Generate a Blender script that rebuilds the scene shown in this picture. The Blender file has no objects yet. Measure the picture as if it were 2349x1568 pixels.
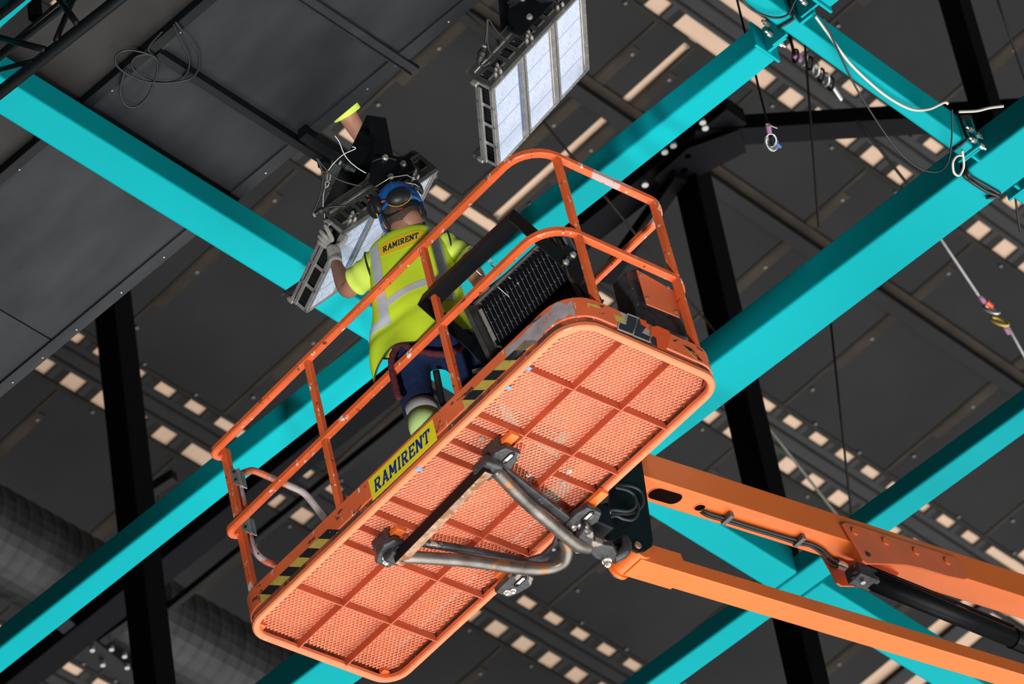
import bpy, math, random
from mathutils import Vector as V, Matrix
random.seed(7)
PI = math.pi
C = bpy.context.scene.collection
# ------------------------------------------------------------------ camera, world, light, exposure
CAMR = Matrix(((-0.7107348, -0.69081153, -0.13279862), (0.555675, -0.43556483, -0.7081727), (0.43137146, -0.57711586, 0.69343778)))
FPX = 11600.0; PX, PY = 1174.5, 784.0
H0 = 1.6                                        # eye height of the photographer
cd = bpy.data.cameras.new('camera'); cam = bpy.data.objects.new('camera', cd); C.objects.link(cam)
cd.sensor_width = 36; cd.lens = FPX / 2349 * 36; cd.clip_end = 300
cam.matrix_world = Matrix.Translation((0, 0, H0)) @ Matrix((CAMR[0], -CAMR[1], -CAMR[2])).transposed().to_4x4()
cd.dof.use_dof = True; cd.dof.focus_distance = 24.0; cd.dof.aperture_fstop = 4.0
bpy.context.scene.camera = cam
vs = bpy.context.scene.view_settings
vs.view_transform = 'Standard'; vs.look = 'None'; vs.gamma = 1; vs.use_curve_mapping = False; vs.exposure = 0.0
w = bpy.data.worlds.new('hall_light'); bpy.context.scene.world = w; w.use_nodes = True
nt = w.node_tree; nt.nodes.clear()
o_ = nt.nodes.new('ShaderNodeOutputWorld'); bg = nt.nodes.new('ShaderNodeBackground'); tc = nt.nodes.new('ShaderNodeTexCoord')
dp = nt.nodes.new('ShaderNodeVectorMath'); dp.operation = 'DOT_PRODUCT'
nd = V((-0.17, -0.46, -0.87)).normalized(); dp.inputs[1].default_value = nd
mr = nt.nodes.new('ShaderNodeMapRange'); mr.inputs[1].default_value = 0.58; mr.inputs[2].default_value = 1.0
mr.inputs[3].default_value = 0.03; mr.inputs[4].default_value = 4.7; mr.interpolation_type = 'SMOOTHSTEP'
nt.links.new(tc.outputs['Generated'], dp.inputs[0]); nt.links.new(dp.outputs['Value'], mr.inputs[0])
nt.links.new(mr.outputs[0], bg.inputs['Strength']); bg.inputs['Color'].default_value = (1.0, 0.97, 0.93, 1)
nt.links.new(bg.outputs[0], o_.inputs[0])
ld = bpy.data.lights.new('fill_spot', 'SPOT'); lo = bpy.data.objects.new('fill_spot', ld); C.objects.link(lo)
ld.energy = 15000; ld.spot_size = math.radians(12.5); ld.spot_blend = 1.0; ld.shadow_soft_size = 0.5; ld.color = (1, 0.98, 0.95)  # added, unseen fill light on the worker and basket; not a hall fixture
LP_, LT_ = V((5.5, -1.5, 1.0)), V((10.45, -13.1, 18.15))
lo.location = LP_; lo.rotation_euler = (LT_ - LP_).to_track_quat('-Z', 'Y').to_euler()

# ------------------------------------------------------------------ places: hall axes and the tilted basket's own axes
OB = V((9.4079, -13.0770, 15.5838 + H0))
BM = Matrix(((0.99415414, 0.10725224, 0.01242978), (-0.10786499, 0.9916616, 0.0705154), (-0.0047632, -0.07144392, 0.99743325)))
EYE = V((0, 0, H0))
def ray(px, py): return (CAMR.transposed() @ V((px - PX, py - PY, FPX))).normalized()
def U(px, py, ax=2, v=0.0):          # hall point on the plane  axis = v
    r = ray(px, py); t = (v - EYE[ax]) / r[ax]; return EYE + r * t
def L(px, py, ax, v):                # basket point on the plane axis = v, in basket axes
    r = BM.transposed() @ ray(px, py); o = BM.transposed() @ (EYE - OB); return o + r * ((v - o[ax]) / r[ax])
def z8(x, y): return (1150 + x / 2.936, 320 + y / 2.936)

# ------------------------------------------------------------------ mesh builder
class MB:
    def __init__(s): s.v = []; s.f = []; s.m = []; s.mi = 0
    def add(s, vs, fs):
        b = len(s.v); s.v += [V(p) for p in vs]; s.f += [[b + i for i in f] for f in fs]; s.m += [s.mi] * len(fs); return s
    def box(s, c, d, M=None):
        c = V(c); M = M or Matrix.Identity(3); vs = []
        for x in (-.5, .5):
            for y in (-.5, .5):
                for z in (-.5, .5): vs.append(c + M @ V((x * d[0], y * d[1], z * d[2])))
        return s.add(vs, [(0, 1, 3, 2), (4, 6, 7, 5), (0, 4, 5, 1), (2, 3, 7, 6), (0, 2, 6, 4), (1, 5, 7, 3)])
    def bb(s, a, b):                  # box between two corners
        a = V(a); b = V(b); return s.box((a + b) / 2, [abs(b[i] - a[i]) for i in range(3)])
    def bar(s, p, q, w, h, up=(0, 0, 1)):
        p = V(p); q = V(q); d = (q - p); l = d.length; d.normalize(); u = V(up); x = d.cross(u)
        if x.length < 1e-4: x = d.cross(V((1, 0, 0)))
        x.normalize(); u = x.cross(d)
        return s.box((p + q) / 2, (l, w, h), Matrix((d, x, u)).transposed())
    def sweep(s, path, prof, closed=False, up=None, cap=True):
        # prof: function(i, t) -> list of (a, b) in the frame (side, up)
        P = [V(p) for p in path]; n = len(P); T = []
        for i in range(n):
            a = P[(i - 1) % n] if (closed or i) else P[0]; b = P[(i + 1) % n] if (closed or i < n - 1) else P[-1]
            T.append((b - a).normalized())
        vs = []; m = 0
        if up is None:
            u = V((0, 0, 1)) if abs(T[0].z) < .9 else V((1, 0, 0)); u = (u - T[0] * u.dot(T[0])).normalized()
        for i in range(n):
            if up is not None:
                u = V(up(i) if callable(up) else up); u = (u - T[i] * u.dot(T[i])).normalized()
            elif i:
                q = T[i - 1].rotation_difference(T[i]); u = q @ u; u = (u - T[i] * u.dot(T[i])).normalized()
            sd = T[i].cross(u); pr = prof(i, i / max(1, n - 1)); m = len(pr)
            vs += [P[i] + sd * a + u * b for a, b in pr]
        fs = []
        for i in range(n if closed else n - 1):
            for j in range(m):
                a = i * m + j; b = i * m + (j + 1) % m; c = ((i + 1) % n) * m + (j + 1) % m; d = ((i + 1) % n) * m + j
                fs.append((a, b, c, d))
        if cap and not closed: fs += [tuple(range(m))[::-1], tuple(range((n - 1) * m, n * m))]
        return s.add(vs, fs)
    def tube(s, path, r, n=8, closed=False):
        rr = r if callable(r) else (lambda i, t: r)
        return s.sweep(path, lambda i, t: [(rr(i, t) * math.cos(2 * PI * k / n), rr(i, t) * math.sin(2 * PI * k / n)) for k in range(n)], closed)
    def square(s, path, w, h=None, closed=False, up=(0, 0, 1), c=0.15):
        h = h or w; a, b = w / 2, h / 2; e = c * min(w, h)
        pr = [(-a, -b + e), (-a + e, -b), (a - e, -b), (a, -b + e), (a, b - e), (a - e, b), (-a + e, b), (-a, b - e)]
        return s.sweep(path, lambda i, t: pr, closed, up)
    def cyl(s, p, q, r, n=16, r2=None):
        r2 = r if r2 is None else r2; return s.tube([p, q], lambda i, t: r + (r2 - r) * t, n)
    def ell(s, c, r, M=None, n=20, m=12, lo=-1.0, hi=1.0):    # ellipsoid (part between lo..hi of its height)
        c = V(c); M = M or Matrix.Identity(3); vs = []; a0 = math.asin(max(-1, lo)); a1 = math.asin(min(1, hi))
        for i in range(m + 1):
            a = a0 + (a1 - a0) * i / m
            for k in range(n):
                b = 2 * PI * k / n; vs.append(c + M @ V((r[0] * math.cos(a) * math.cos(b), r[1] * math.cos(a) * math.sin(b), r[2] * math.sin(a))))
        fs = [(i * n + k, i * n + (k + 1) % n, (i + 1) * n + (k + 1) % n, (i + 1) * n + k) for i in range(m) for k in range(n)]
        fs += [tuple(range(n))[::-1], tuple(range(m * n, (m + 1) * n))]
        return s.add(vs, fs)
    def prism(s, poly, d):            # closed polygon of 3D points extruded by vector d
        P = [V(p) for p in poly]; d = V(d); n = len(P)
        return s.add(P + [p + d for p in P], [tuple(range(n))[::-1], tuple(range(n, 2 * n))] + [(i, (i + 1) % n, (i + 1) % n + n, i + n) for i in range(n)])
    def grid(s, fn, nu, nv, closed=False):
        vs = [fn(i / nu if closed else i / (nu - 1), j / (nv - 1)) for j in range(nv) for i in range(nu)]
        fs = [(j * nu + i, j * nu + (i + 1) % nu, (j + 1) * nu + (i + 1) % nu, (j + 1) * nu + i) for j in range(nv - 1) for i in range(nu if closed else nu - 1)]
        return s.add(vs, fs)
    def build(s, name, mat, parent=None, smooth=False, bevel=0, sub=0, solid=0):
        me = bpy.data.meshes.new(name); me.from_pydata([tuple(p) for p in s.v], [], s.f)
        ms = mat if isinstance(mat, (list, tuple)) else [mat]
        for m in ms: me.materials.append(m)
        for p, i in zip(me.polygons, s.m): p.material_index = min(i, len(ms) - 1); p.use_smooth = smooth
        me.update()
        o = bpy.data.objects.new(name, me); C.objects.link(o)
        if parent: o.parent = parent
        if solid: q = o.modifiers.new('solid', 'SOLIDIFY'); q.thickness = solid; q.offset = 0
        if bevel: q = o.modifiers.new('bevel', 'BEVEL'); q.width = bevel; q.segments = 3; q.limit_method = 'ANGLE'; q.harden_normals = False
        if sub: q = o.modifiers.new('sub', 'SUBSURF'); q.levels = q.render_levels = sub
        return o
def spline(pts, k=6, closed=False):
    P = [V(p) for p in pts]; n = len(P); out = []
    for i in range(n if closed else n - 1):
        g = lambda j: P[j % n] if closed else P[max(0, min(n - 1, j))]
        a, b, c, d = g(i - 1), g(i), g(i + 1), g(i + 2)
        for j in range(k):
            t = j / k; out.append(.5 * ((2 * b) + (c - a) * t + (2 * a - 5 * b + 4 * c - d) * t * t + (3 * b - a - 3 * c + d) * t ** 3))
    if not closed: out.append(P[-1])
    return out
def fillet(pts, r, k=6, closed=False):    # rounds the corners of a polyline
    P = [V(p) for p in pts]; n = len(P); out = []
    for i in range(n):
        if not closed and i in (0, n - 1): out.append(P[i]); continue
        ri = r[i] if isinstance(r, (list, tuple)) else r
        a, b, c = P[i - 1], P[i], P[(i + 1) % n]; u = (a - b).normalized(); v = (c - b).normalized()
        ang = u.angle(v); d = min(ri / math.tan(ang / 2), (a - b).length * .49, (c - b).length * .49); p, q = b + u * d, b + v * d
        R = d * math.tan(ang / 2); bis = (u + v).normalized(); cc = b + bis * (R / math.sin(ang / 2)); e0, e1 = p - cc, q - cc
        th = e0.angle(e1) if min(e0.length, e1.length) > 1e-6 else 0
        if th < 1e-4: out.append(b); continue
        for j in range(k + 1):
            t = j / k; out.append(cc + (e0 * math.sin((1 - t) * th) + e1 * math.sin(t * th)) / math.sin(th))
    return out
def thing(name, label, cat, loc=(0, 0, 0), M=None, group=None, scale=1):
    o = bpy.data.objects.new(name, None); C.objects.link(o); o.empty_display_size = .1
    m = (M or Matrix.Identity(3)).to_4x4(); o.matrix_world = Matrix.Translation(V(loc)) @ m @ Matrix.Scale(scale, 4)
    o['label'] = label; o['category'] = cat
    if group: o['group'] = group
    return o
def tag(o, label, cat, group=None):
    o['label'] = label; o['category'] = cat
    if group: o['group'] = group
    return o
def lab(o, s): o['label'] = s; return o
def struct(o): o['kind'] = 'structure'; return o

# ------------------------------------------------------------------ materials
def mat(name, col, rough=.5, metal=0, spec=.5, var=0.0, vs_=8.0, bump=0.0, bs=60.0, chips=(), coat=0, emit=None, streak=None):
    m = bpy.data.materials.new(name); m.use_nodes = True; n = m.node_tree; b = n.nodes['Principled BSDF']; Lk = n.links.new
    b.inputs['Roughness'].default_value = rough; b.inputs['Metallic'].default_value = metal; b.inputs['Specular IOR Level'].default_value = spec
    b.inputs['Coat Weight'].default_value = coat
    t = n.nodes.new('ShaderNodeTexCoord'); src = None
    rgb = n.nodes.new('ShaderNodeRGB'); rgb.outputs[0].default_value = (*col, 1); src = rgb.outputs[0]
    if var:
        nz = n.nodes.new('ShaderNodeTexNoise'); nz.inputs['Scale'].default_value = vs_; nz.inputs['Detail'].default_value = 5
        if streak:
            mp = n.nodes.new('ShaderNodeMapping'); mp.inputs['Scale'].default_value = streak; Lk(t.outputs['Object'], mp.inputs[0]); Lk(mp.outputs[0], nz.inputs['Vector'])
        else: Lk(t.outputs['Object'], nz.inputs['Vector'])
        r = n.nodes.new('ShaderNodeMapRange'); r.inputs[1].default_value = .3; r.inputs[2].default_value = .7; r.inputs[3].default_value = 1 - var; r.inputs[4].default_value = 1 + var
        Lk(nz.outputs[0], r.inputs[0]); mx = n.nodes.new('ShaderNodeVectorMath'); mx.operation = 'SCALE'; Lk(src, mx.inputs[0]); Lk(r.outputs[0], mx.inputs['Scale']); src = mx.outputs[0]
    for (cc, sc, th, sx) in chips:      # paint chips, splashes and rust: colour, scale, threshold, stretch
        nz = n.nodes.new('ShaderNodeTexNoise'); nz.inputs['Scale'].default_value = sc; nz.inputs['Detail'].default_value = 6; nz.inputs['Roughness'].default_value = .6
        mp = n.nodes.new('ShaderNodeMapping'); mp.inputs['Scale'].default_value = sx; mp.inputs['Location'].default_value = (random.random() * 9, random.random() * 9, 3)
        Lk(t.outputs['Object'], mp.inputs[0]); Lk(mp.outputs[0], nz.inputs['Vector'])
        r = n.nodes.new('ShaderNodeMapRange'); r.inputs[1].default_value = th; r.inputs[2].default_value = th + .02; Lk(nz.outputs[0], r.inputs[0])
        mx = n.nodes.new('ShaderNodeMix'); mx.data_type = 'RGBA'; Lk(r.outputs[0], mx.inputs[0]); Lk(src, mx.inputs[6]); mx.inputs[7].default_value = (*cc, 1); src = mx.outputs[2]
    Lk(src, b.inputs['Base Color'])
    if bump:
        nz = n.nodes.new('ShaderNodeTexNoise'); nz.inputs['Scale'].default_value = bs; nz.inputs['Detail'].default_value = 4; Lk(t.outputs['Object'], nz.inputs['Vector'])
        bp = n.nodes.new('ShaderNodeBump'); bp.inputs['Strength'].default_value = bump; bp.inputs['Distance'].default_value = .01; Lk(nz.outputs[0], bp.inputs['Height']); Lk(bp.outputs[0], b.inputs['Normal'])
    return m
WHT = (.75, .72, .70); BRN = (.12, .05, .03); GRY = (.45, .38, .38)
ONE = (1, 1, 1)
m_rail = mat('rail_paint', (.80, .135, .035), .42, var=.14, vs_=5, bump=.1, chips=((WHT, 26, .635, (1, 1, .6)), (BRN, 30, .64, ONE), ((.55, .40, .38), 5, .60, (.7, .7, 1)), (WHT, 9, .655, ONE)))
m_toe = mat('toe_board_paint', (.80, .15, .05), .45, var=.12, vs_=4, chips=((WHT, 45, .65, (1, 1, .25)), (BRN, 14, .61, (.7, 1, 1.5)), (GRY, 3.2, .65, ONE)))
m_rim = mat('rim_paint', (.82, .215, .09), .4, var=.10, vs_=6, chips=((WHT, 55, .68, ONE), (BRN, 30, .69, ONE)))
m_rib = mat('rib_paint', (.50, .10, .042), .45, var=.1, vs_=9, chips=((WHT, 50, .73, ONE), (BRN, 30, .75, ONE)))
m_mesh = mat('mesh_paint', (.74, .19, .088), .4, var=.12, vs_=10, chips=((WHT, 70, .665, ONE), ((.88, .42, .24), 160, .58, ONE), (BRN, 22, .68, ONE)))
m_mat = mat('deck_mat', (.50, .13, .05), .6, var=.3, vs_=14, chips=((BRN, 18, .62, ONE),))
m_boom = mat('boom_paint', (.84, .175, .028), .38, var=.05, vs_=3, coat=.15, chips=((WHT, 35, .775, ONE),))
m_plate = mat('plate_paint', (.76, .16, .06), .42, var=.08, vs_=6)
m_blk = mat('black_steel', (.006, .007, .009), .45, spec=.18, var=.2, vs_=5, chips=((GRY, 60, .76, ONE),))
m_blkcast = mat('worn_black_cast', (.045, .047, .052), .40, metal=.2, var=.4, vs_=14, bump=.25, chips=((WHT, 50, .72, ONE), ((.30, .24, .20), 10, .62, ONE)))
m_tube = mat('worn_tube', (.16, .145, .13), .36, metal=.55, var=.5, vs_=9, chips=((WHT, 50, .72, ONE), ((.30, .14, .06), 9, .6, ONE)))
m_rust = mat('rusty_bar', (.34, .20, .12), .6, var=.45, vs_=30, chips=((WHT, 50, .70, ONE), ((.22, .09, .03), 12, .52, ONE)))
m_teal = mat('teal_paint', (.0, .365, .41), .5, spec=.08, var=.04, vs_=1.2, bump=.05, bs=200, chips=(((.05, .50, .54), 20, .74, ONE),))
m_panel = mat('black_board', (.024, .027, .031), .55, spec=.2, var=.35, vs_=1.6, bump=.15, bs=12, streak=(1, 3, 1), chips=(((.45, .5, .45), 22, .80, ONE),))
m_panel2 = mat('dark_board', (.030, .028, .027), .6, spec=.2, var=.3, vs_=2.0, chips=(((.3, .32, .3), 16, .80, ONE),))
m_roof = mat('roof_board', (.0115, .0122, .0135), .6, spec=.10, var=.22, vs_=1.3)
m_roofd = mat('roof_purlin', (.013, .012, .010), .6, spec=.1, var=.3, vs_=2.0)
m_rooft = mat('brown_batten', (.024, .019, .014), .6, spec=.1, var=.35, vs_=3.0)
m_tan = mat('tan_wood', (.47, .325, .23), .6, var=.06, vs_=3)
m_scr = mat('screw_head', (.40, .41, .42), .35, metal=.5)
m_scd = mat('roof_screw', (.10, .105, .11), .5)
m_clip = mat('clip_steel', (.13, .13, .135), .5, metal=.2)
m_trs = mat('black_truss_paint', (.0045, .005, .0065), .6, spec=.06)
m_duct = mat('duct_steel', (.020, .021, .023), .5, metal=.0, spec=.2, var=.35, vs_=5)
m_zinc = mat('zinc', (.62, .60, .56), .32, metal=.7, var=.1, vs_=40)
m_alu = mat('aluminium', (.42, .41, .40), .33, metal=.6, var=.15, vs_=20)
m_dalu = mat('dark_aluminium', (.10, .10, .095), .3, metal=.5, var=.35, vs_=16)
m_fin = mat('black_fin', (.020, .021, .024), .30, spec=.6)
m_fglint = mat('fin_glint', (.22, .24, .28), .35)  # paler grey paints the light reflected along the black fins' edges
m_lens = mat('led_lens', (.50, .56, .72), .22, var=.05, vs_=12)  # pale blue colour stands in for the reflection on the unlit lens
m_led = mat('led_dot', (.70, .76, .90), .3)
m_seam = mat('lens_seam', (.36, .40, .56), .3)
m_rub = mat('black_rubber', (.012, .013, .015), .45)
m_whitec = mat('white_cable', (.62, .60, .54), .45)
m_wire = mat('steel_wire', (.55, .57, .55), .35, metal=.5)
m_pink = mat('pink_tape', (.30, .13, .26), .6)
m_blue = mat('blue_plastic', (.06, .16, .5), .4)
m_vest = mat('hi_vis', (.70, .93, .03), .75, var=.05, vs_=9, bump=.15, bs=22)
m_shirt = mat('hi_vis_shirt', (.72, .92, .12), .8, var=.07, vs_=12, bump=.2, bs=25)
m_tape = mat('reflective_tape', (.62, .65, .70), .5, var=.08, vs_=14)
m_patch = mat('logo_patch', (.95, .66, .015), .7)
m_navy = mat('navy_ink', (.010, .018, .075), .6)
m_skin = mat('skin', (.40, .19, .13), .55, var=.1, vs_=20)
m_hair = mat('hair', (.055, .035, .024), .8, var=.4, vs_=60)
m_glove = mat('grey_glove', (.30, .285, .27), .85, var=.12, vs_=50, bump=.3, bs=120)
m_helm = mat('blue_helmet', (.004, .11, .42), .28, coat=.3)
m_yel = mat('yellow_plastic', (.72, .55, .02), .4)
m_red = mat('red_plastic', (.45, .02, .02), .4)
m_trous = mat('navy_cloth', (.009, .021, .070), .9, spec=.2, var=.22, vs_=18, bump=.3, bs=40)
m_gband = mat('grey_band', (.30, .31, .31), .7, var=.1, vs_=30)
m_lime = mat('lime_patch', (.50, .72, .26), .8, var=.05, vs_=20)
m_burg = mat('burgundy_webbing', (.10, .012, .022), .85, var=.3, vs_=60, bump=.5, bs=90)
m_sign = mat('sign_yellow', (.93, .76, .02), .45, var=.06, vs_=12, chips=((BRN, 16, .74, ONE), (WHT, 50, .74, ONE)))
m_sblue = mat('sign_blue', (.008, .045, .22), .5, chips=(((.5, .5, .3), 40, .72, ONE),))
m_hzy = mat('hazard_yellow', (.62, .46, .09), .5, var=.12, vs_=20, chips=(((.7, .14, .05), 16, .66, ONE),))
m_hzb = mat('hazard_black', (.016, .018, .018), .5, chips=(((.7, .14, .05), 20, .66, ONE), (WHT, 40, .74, ONE)))
m_logo = mat('logo_dark', (.028, .032, .04), .5, chips=(((.6, .13, .06), 25, .70, ONE),))
m_logow = mat('logo_white', (.55, .52, .5), .5)
m_lorg = mat('fresh_orange', (.80, .10, .02), .45)

# ------------------------------------------------------------------ ceiling (sloping boarded roof)
SC = 25.76 / 23.0; KS = -0.09
sl = math.atan(KS); CN = V((math.sin(-sl), 0, math.cos(sl)))   # roof normal (up)
def cw(X, Y, d=0.0):        # point of the roof plane (hall metres) + d along its normal
    return EYE + V((X, Y, 23.0 + KS * (X - 10))) * SC + CN * d
CMX = Matrix(((math.cos(sl), 0, math.sin(-sl)), (0, 1, 0), (math.sin(sl), 0, math.cos(sl))))
def cbox(mb, X0, X1, Y0, Y1, d0, d1):
    p = [cw(X0, Y0, d0), cw(X1, Y0, d0), cw(X1, Y1, d0), cw(X0, Y1, d0)]
    mb.prism(p, CN * (d1 - d0))
YA, YB = -11.0, -27.5
tan = MB(); cbox(tan, 8.0, 21.0, YA, YB, .022, .08); struct(tan.build('ceiling', m_tan))
fields = [(8.0, 9.08), (9.46, 11.27), (11.66, 13.44), (13.825, 15.65), (16.045, 17.86), (18.25, 21.0)]
seams = [-11.3, -12.32, -13.35, -14.40, -15.60, -16.69, -17.71, -17.98]
seams2 = [-18.62, -19.70, -20.76, -21.80, -22.85, -23.20]
seams3 = [-23.60, -24.6, -25.65, -26.7]
n_ = 0
for (a, b) in fields:
    for grp in (seams, seams2, seams3):
        g = [YA if grp is seams else (-18.05 if grp is seams2 else -23.32)] + grp
        if grp is seams2: g = [-18.05 if (11.5 < a < 13) else -18.0] + grp
        if grp is seams3: g[0] = -23.53 if 13 < a < 15 else -23.32
        for i in range(len(g) - 1):
            if g[i] - g[i + 1] < .1 and grp is not seams: continue
            pb = MB(); y0, y1 = g[i] - .004, g[i + 1] + .004
            if y0 - y1 < .05: continue
            cbox(pb, a, b, y0, y1, .005, .03)
            pb.mi = 1
            if y1 > -24:
                pb.mi = 2; cbox(pb, a + .25, b - .45, y0 + .0, y0 - .075, -.006, 0)      # cover strip beside the seam
                cbox(pb, a, b, y0 + .014, y0 - .010, -.003, .0)
                pb.mi = 1
                for xx in (a + .3, (a + b) / 2 + .1, b - .25):
                    for yy in (y0 - .05,): pb.box(cw(xx, yy, -.008), (.022, .022, .008))
                for yy in (y0 - .3, y0 - .75):
                    pb.box(cw(a + .05, yy, -.004), (.020, .020, .008)); pb.box(cw(b - .05, yy, -.004), (.020, .020, .008))
            o = pb.build('ceiling_panel', [m_roof, m_scd, m_rooft]); struct(o); n_ += 1
# ladder strips: dark frames that leave square openings on the pale boards
def strip(no, X0, seg):
    rail = MB()
    w1 = (0, .075, .27, .385)
    cbox(rail, X0 + w1[1], X0 + w1[2], YA, YB, .0, .03); rail.mi = 1
    cbox(rail, X0 + .125, X0 + .140, YA, YB, -.015, .0); cbox(rail, X0 + .225, X0 + .240, YA, YB, -.015, .0)
    cbox(rail, X0 + w1[3] + .006, X0 + w1[3] + .040, YA, YB, -.012, .0); cbox(rail, X0 - .04, X0 - .008, YA, YB, -.006, .0)
    rail.mi = 0
    for (ya, yb, ph) in seg:
        y = ya
        k0 = math.floor((ya - ph) / .2645)
        for k in range(int(k0), int(k0) - 60, -1):
            top = ph + k * .2645                       # opening from top down to top-.152
            lo = top - .152
            if lo - .1125 < yb: break
            for (a, b) in ((w1[0], w1[1]), (w1[2], w1[3])):
                rail.mi = 0; cbox(rail, X0 + a, X0 + b, lo, lo - .055, .002, .034)
                rail.mi = 1; cbox(rail, X0 + a, X0 + b, lo - .055, lo - .1125, .0, .034)
    struct(rail.build('trim_%d' % no, [m_blk, m_roofd]))
for i, X0 in enumerate((9.08, 11.27, 13.44, 15.655, 17.86)):
    sh = (X0 - 15.655) * .0235
    strip(i + 1, X0, [(YA, -17.95, -16.655 + sh * -1 * -1), (-18.1, -23.1, -20.54 + sh), (-23.6, YB, -23.75)])
pur = MB(); cbox(pur, 12.30, 12.39, YA, YB, -.10, 0); pur.mi = 1; cbox(pur, 12.24, 12.30, YA, YB, -.02, 0); struct(pur.build('trim_6', [m_roof, m_rooft]))
pur = MB(); cbox(pur, 17.45, 17.60, YA, YB, -.14, 0); struct(pur.build('trim_7', m_roofd))
pur = MB(); cbox(pur, 13.82, 15.65, -23.32, -23.44, -.03, .034); struct(pur.build('trim_8', m_blk))

# ------------------------------------------------------------------ black truss members behind the teal beams
def hall_bar(name, label, p, q, w, h, m=m_trs, cat='steel beam', group=None, extra=None, bev=.006):
    p = V(p); q = V(q); t = thing(name, label, cat, p, None, group)
    b = MB(); b.bar((0, 0, 0), q - p, w, h); b.build('box_section', m, t, bevel=bev)
    if extra: extra(t, p, q)
    return t
ZT = 23.0 + H0
n1 = V((12.22, -18.80, ZT))
def bolts(pts, r=.028):
    def f(t, p, q):
        for s in pts:
            b = MB(); b.cyl(V(s) - p, V(s) - p + V((0, 0, -.03)), r, 8); b.build('bolt', m_scr, t)
    return f
def colm(x, y, z0, z1, w, label):
    t = thing('steel_column', label, 'column', (x, y, z0), None, None)
    b = MB(); b.box((0, 0, (z1 - z0) / 2), (w, w, z1 - z0)); b.build('box_section', m_trs, t, bevel=.01); return t
colm(15.84, -17.02, 13.0, 25.1 + H0, .185, 'black vertical column left of the basket, in front of the round duct')
colm(12.52, -18.96, 11.0, ZT + .1, .18, 'black vertical column right of the basket, passing behind the orange boom')
colm(10.70, -19.62, ZT - .85, 25.55 + H0, .15, 'black vertical column at the top right corner, above the horizontal brace')
hall_bar('truss_brace', 'black horizontal brace running right from the bolted truss node', n1 + V((.05, .1, 0)), (10.15, -20.95, ZT), .15, .13)
hall_bar('truss_chord', 'black chord hidden close behind the long teal beam across the centre', n1 + V((-.25, .02, .02)), (19.0, -18.80, ZT), .20, .14)
hall_bar('truss_chord', 'grey roof rail parallel to the black chord at lower left', U(1000, 900, 2, 24.9), U(380, 1400, 2, 24.9), .05, .06, m_roof)
t = thing('gusset_plate', 'black bolted gusset plate at the truss node right of the top rail', 'gusset plate', n1)
b = MB(); b.prism([(-.22, -.02, -.12), (.1, .12, -.12), (.42, .10, -.12), (.42, -.10, -.12), (.2, -.12, -.12), (-.12, -.20, -.12)], (0, 0, .012)); b.build('plate', m_trs, t)
for (x, y) in ((1612, 282), (1618, 295), (1545, 335), (1525, 350), (1578, 358), (1570, 390), (1480, 425)):
    p = U(x, y, 2, ZT - .12) - n1; b = MB(); b.cyl(p, p + V((0, 0, .02)), .022, 8); b.build('bolt', m_scr, t)
for k, (a, c, lb) in enumerate((((1560, 400), (1390, 640), 'black diagonal strut falling left from the truss node behind the basket rail'),)):
    hall_bar('truss_strut', lb, U(*a, 2, ZT - .15 - .5 * k), U(*c, 2, ZT - .15 - .5 * k), .09, .09)
# duct
dd = MB(); dz = 23.6 + H0; p0 = U(-60, 1170, 2, dz); dy = -1
R_ = .335; path = []; nseg = 150
c0 = V((p0.x, p0.y + 1.0, dz - .15)); yy0 = c0.y
for i in range(nseg * 2 + 1): path.append((c0.x, c0.y - i * .03, c0.z))
dd.tube(path, lambda i, t: R_ + (.006 if i % 4 == 0 else 0), 28)
tag(dd.build('round_duct', m_duct, smooth=False), 'large dark spiral ventilation duct at lower left, behind the black column', 'duct')
t = thing('duct_hanger', 'black strut and threaded rod holding the round duct at lower left', 'hanger', U(290, 1160, 2, dz))
o_h = U(290, 1160, 2, dz); b = MB(); b.bar((0, 0, 0), U(400, 1090, 2, dz) - o_h, .06, .08); b.build('strut', m_blk, t)
b = MB(); b.cyl(U(366, 1120, 2, dz) - o_h, U(372, 1225, 2, dz) - o_h, .012, 6); b.build('rod', m_blk, t)
pts = []
t = thing('truss_joint', 'dark bolted joint with pale bolt heads at the bottom left corner', 'joint', U(250, 1500, 2, ZT))
oo = U(250, 1500, 2, ZT); b = MB(); b.bar(U(120, 1400, 2, ZT) - oo, U(330, 1568, 2, ZT) - oo, .12, .1); b.bar(U(230, 1470, 2, ZT) - oo, U(330, 1400, 2, ZT) - oo, .07, .05); b.build('bar', m_blk, t)
for (x, y) in ((212, 1492), (236, 1526), (256, 1490), (286, 1506), (292, 1532)):
    p = U(x, y, 2, ZT - .1) - oo; b = MB(); b.cyl(p, p + V((0, 0, .03)), .018, 8); b.build('bolt', m_scr, t)

# ------------------------------------------------------------------ teal beams (one level, z = ZB underside)
ZB = 18.1 + H0
def teal(label, a, b, h, group=None):
    a = V(a); b = V(b); t = thing('steel_beam', label, 'steel beam', ((a.x + b.x) / 2, (a.y + b.y) / 2, ZB))
    m = MB(); m.bb(V((a.x, a.y, 0)) - V((t.location.x, t.location.y, 0)), V((b.x, b.y, h)) - V((t.location.x, t.location.y, 0)))
    m.build('box_section', m_teal, t, bevel=.014); return t
def ep(t, a, b, m=m_teal, nm='end_plate', bev=.002):
    q = MB(); q.bb(V(a) - t.location, V(b) - t.location); return q.build(nm, m, t, bevel=bev)
def bolt(t, p, d, r=.014, l=.03):
    q = MB(); p = V(p) - t.location; d = V(d); q.cyl(p, p + d * l, r, 6); q.cyl(p + d * l, p + d * (l + .02), r * .55, 8); return q.build('bolt', m_zinc, t)
bF = teal('wide teal beam crossing from the top left corner down to the right', (11.535, -8.0, 0), (11.725, -17.615, 0), .19)
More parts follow.
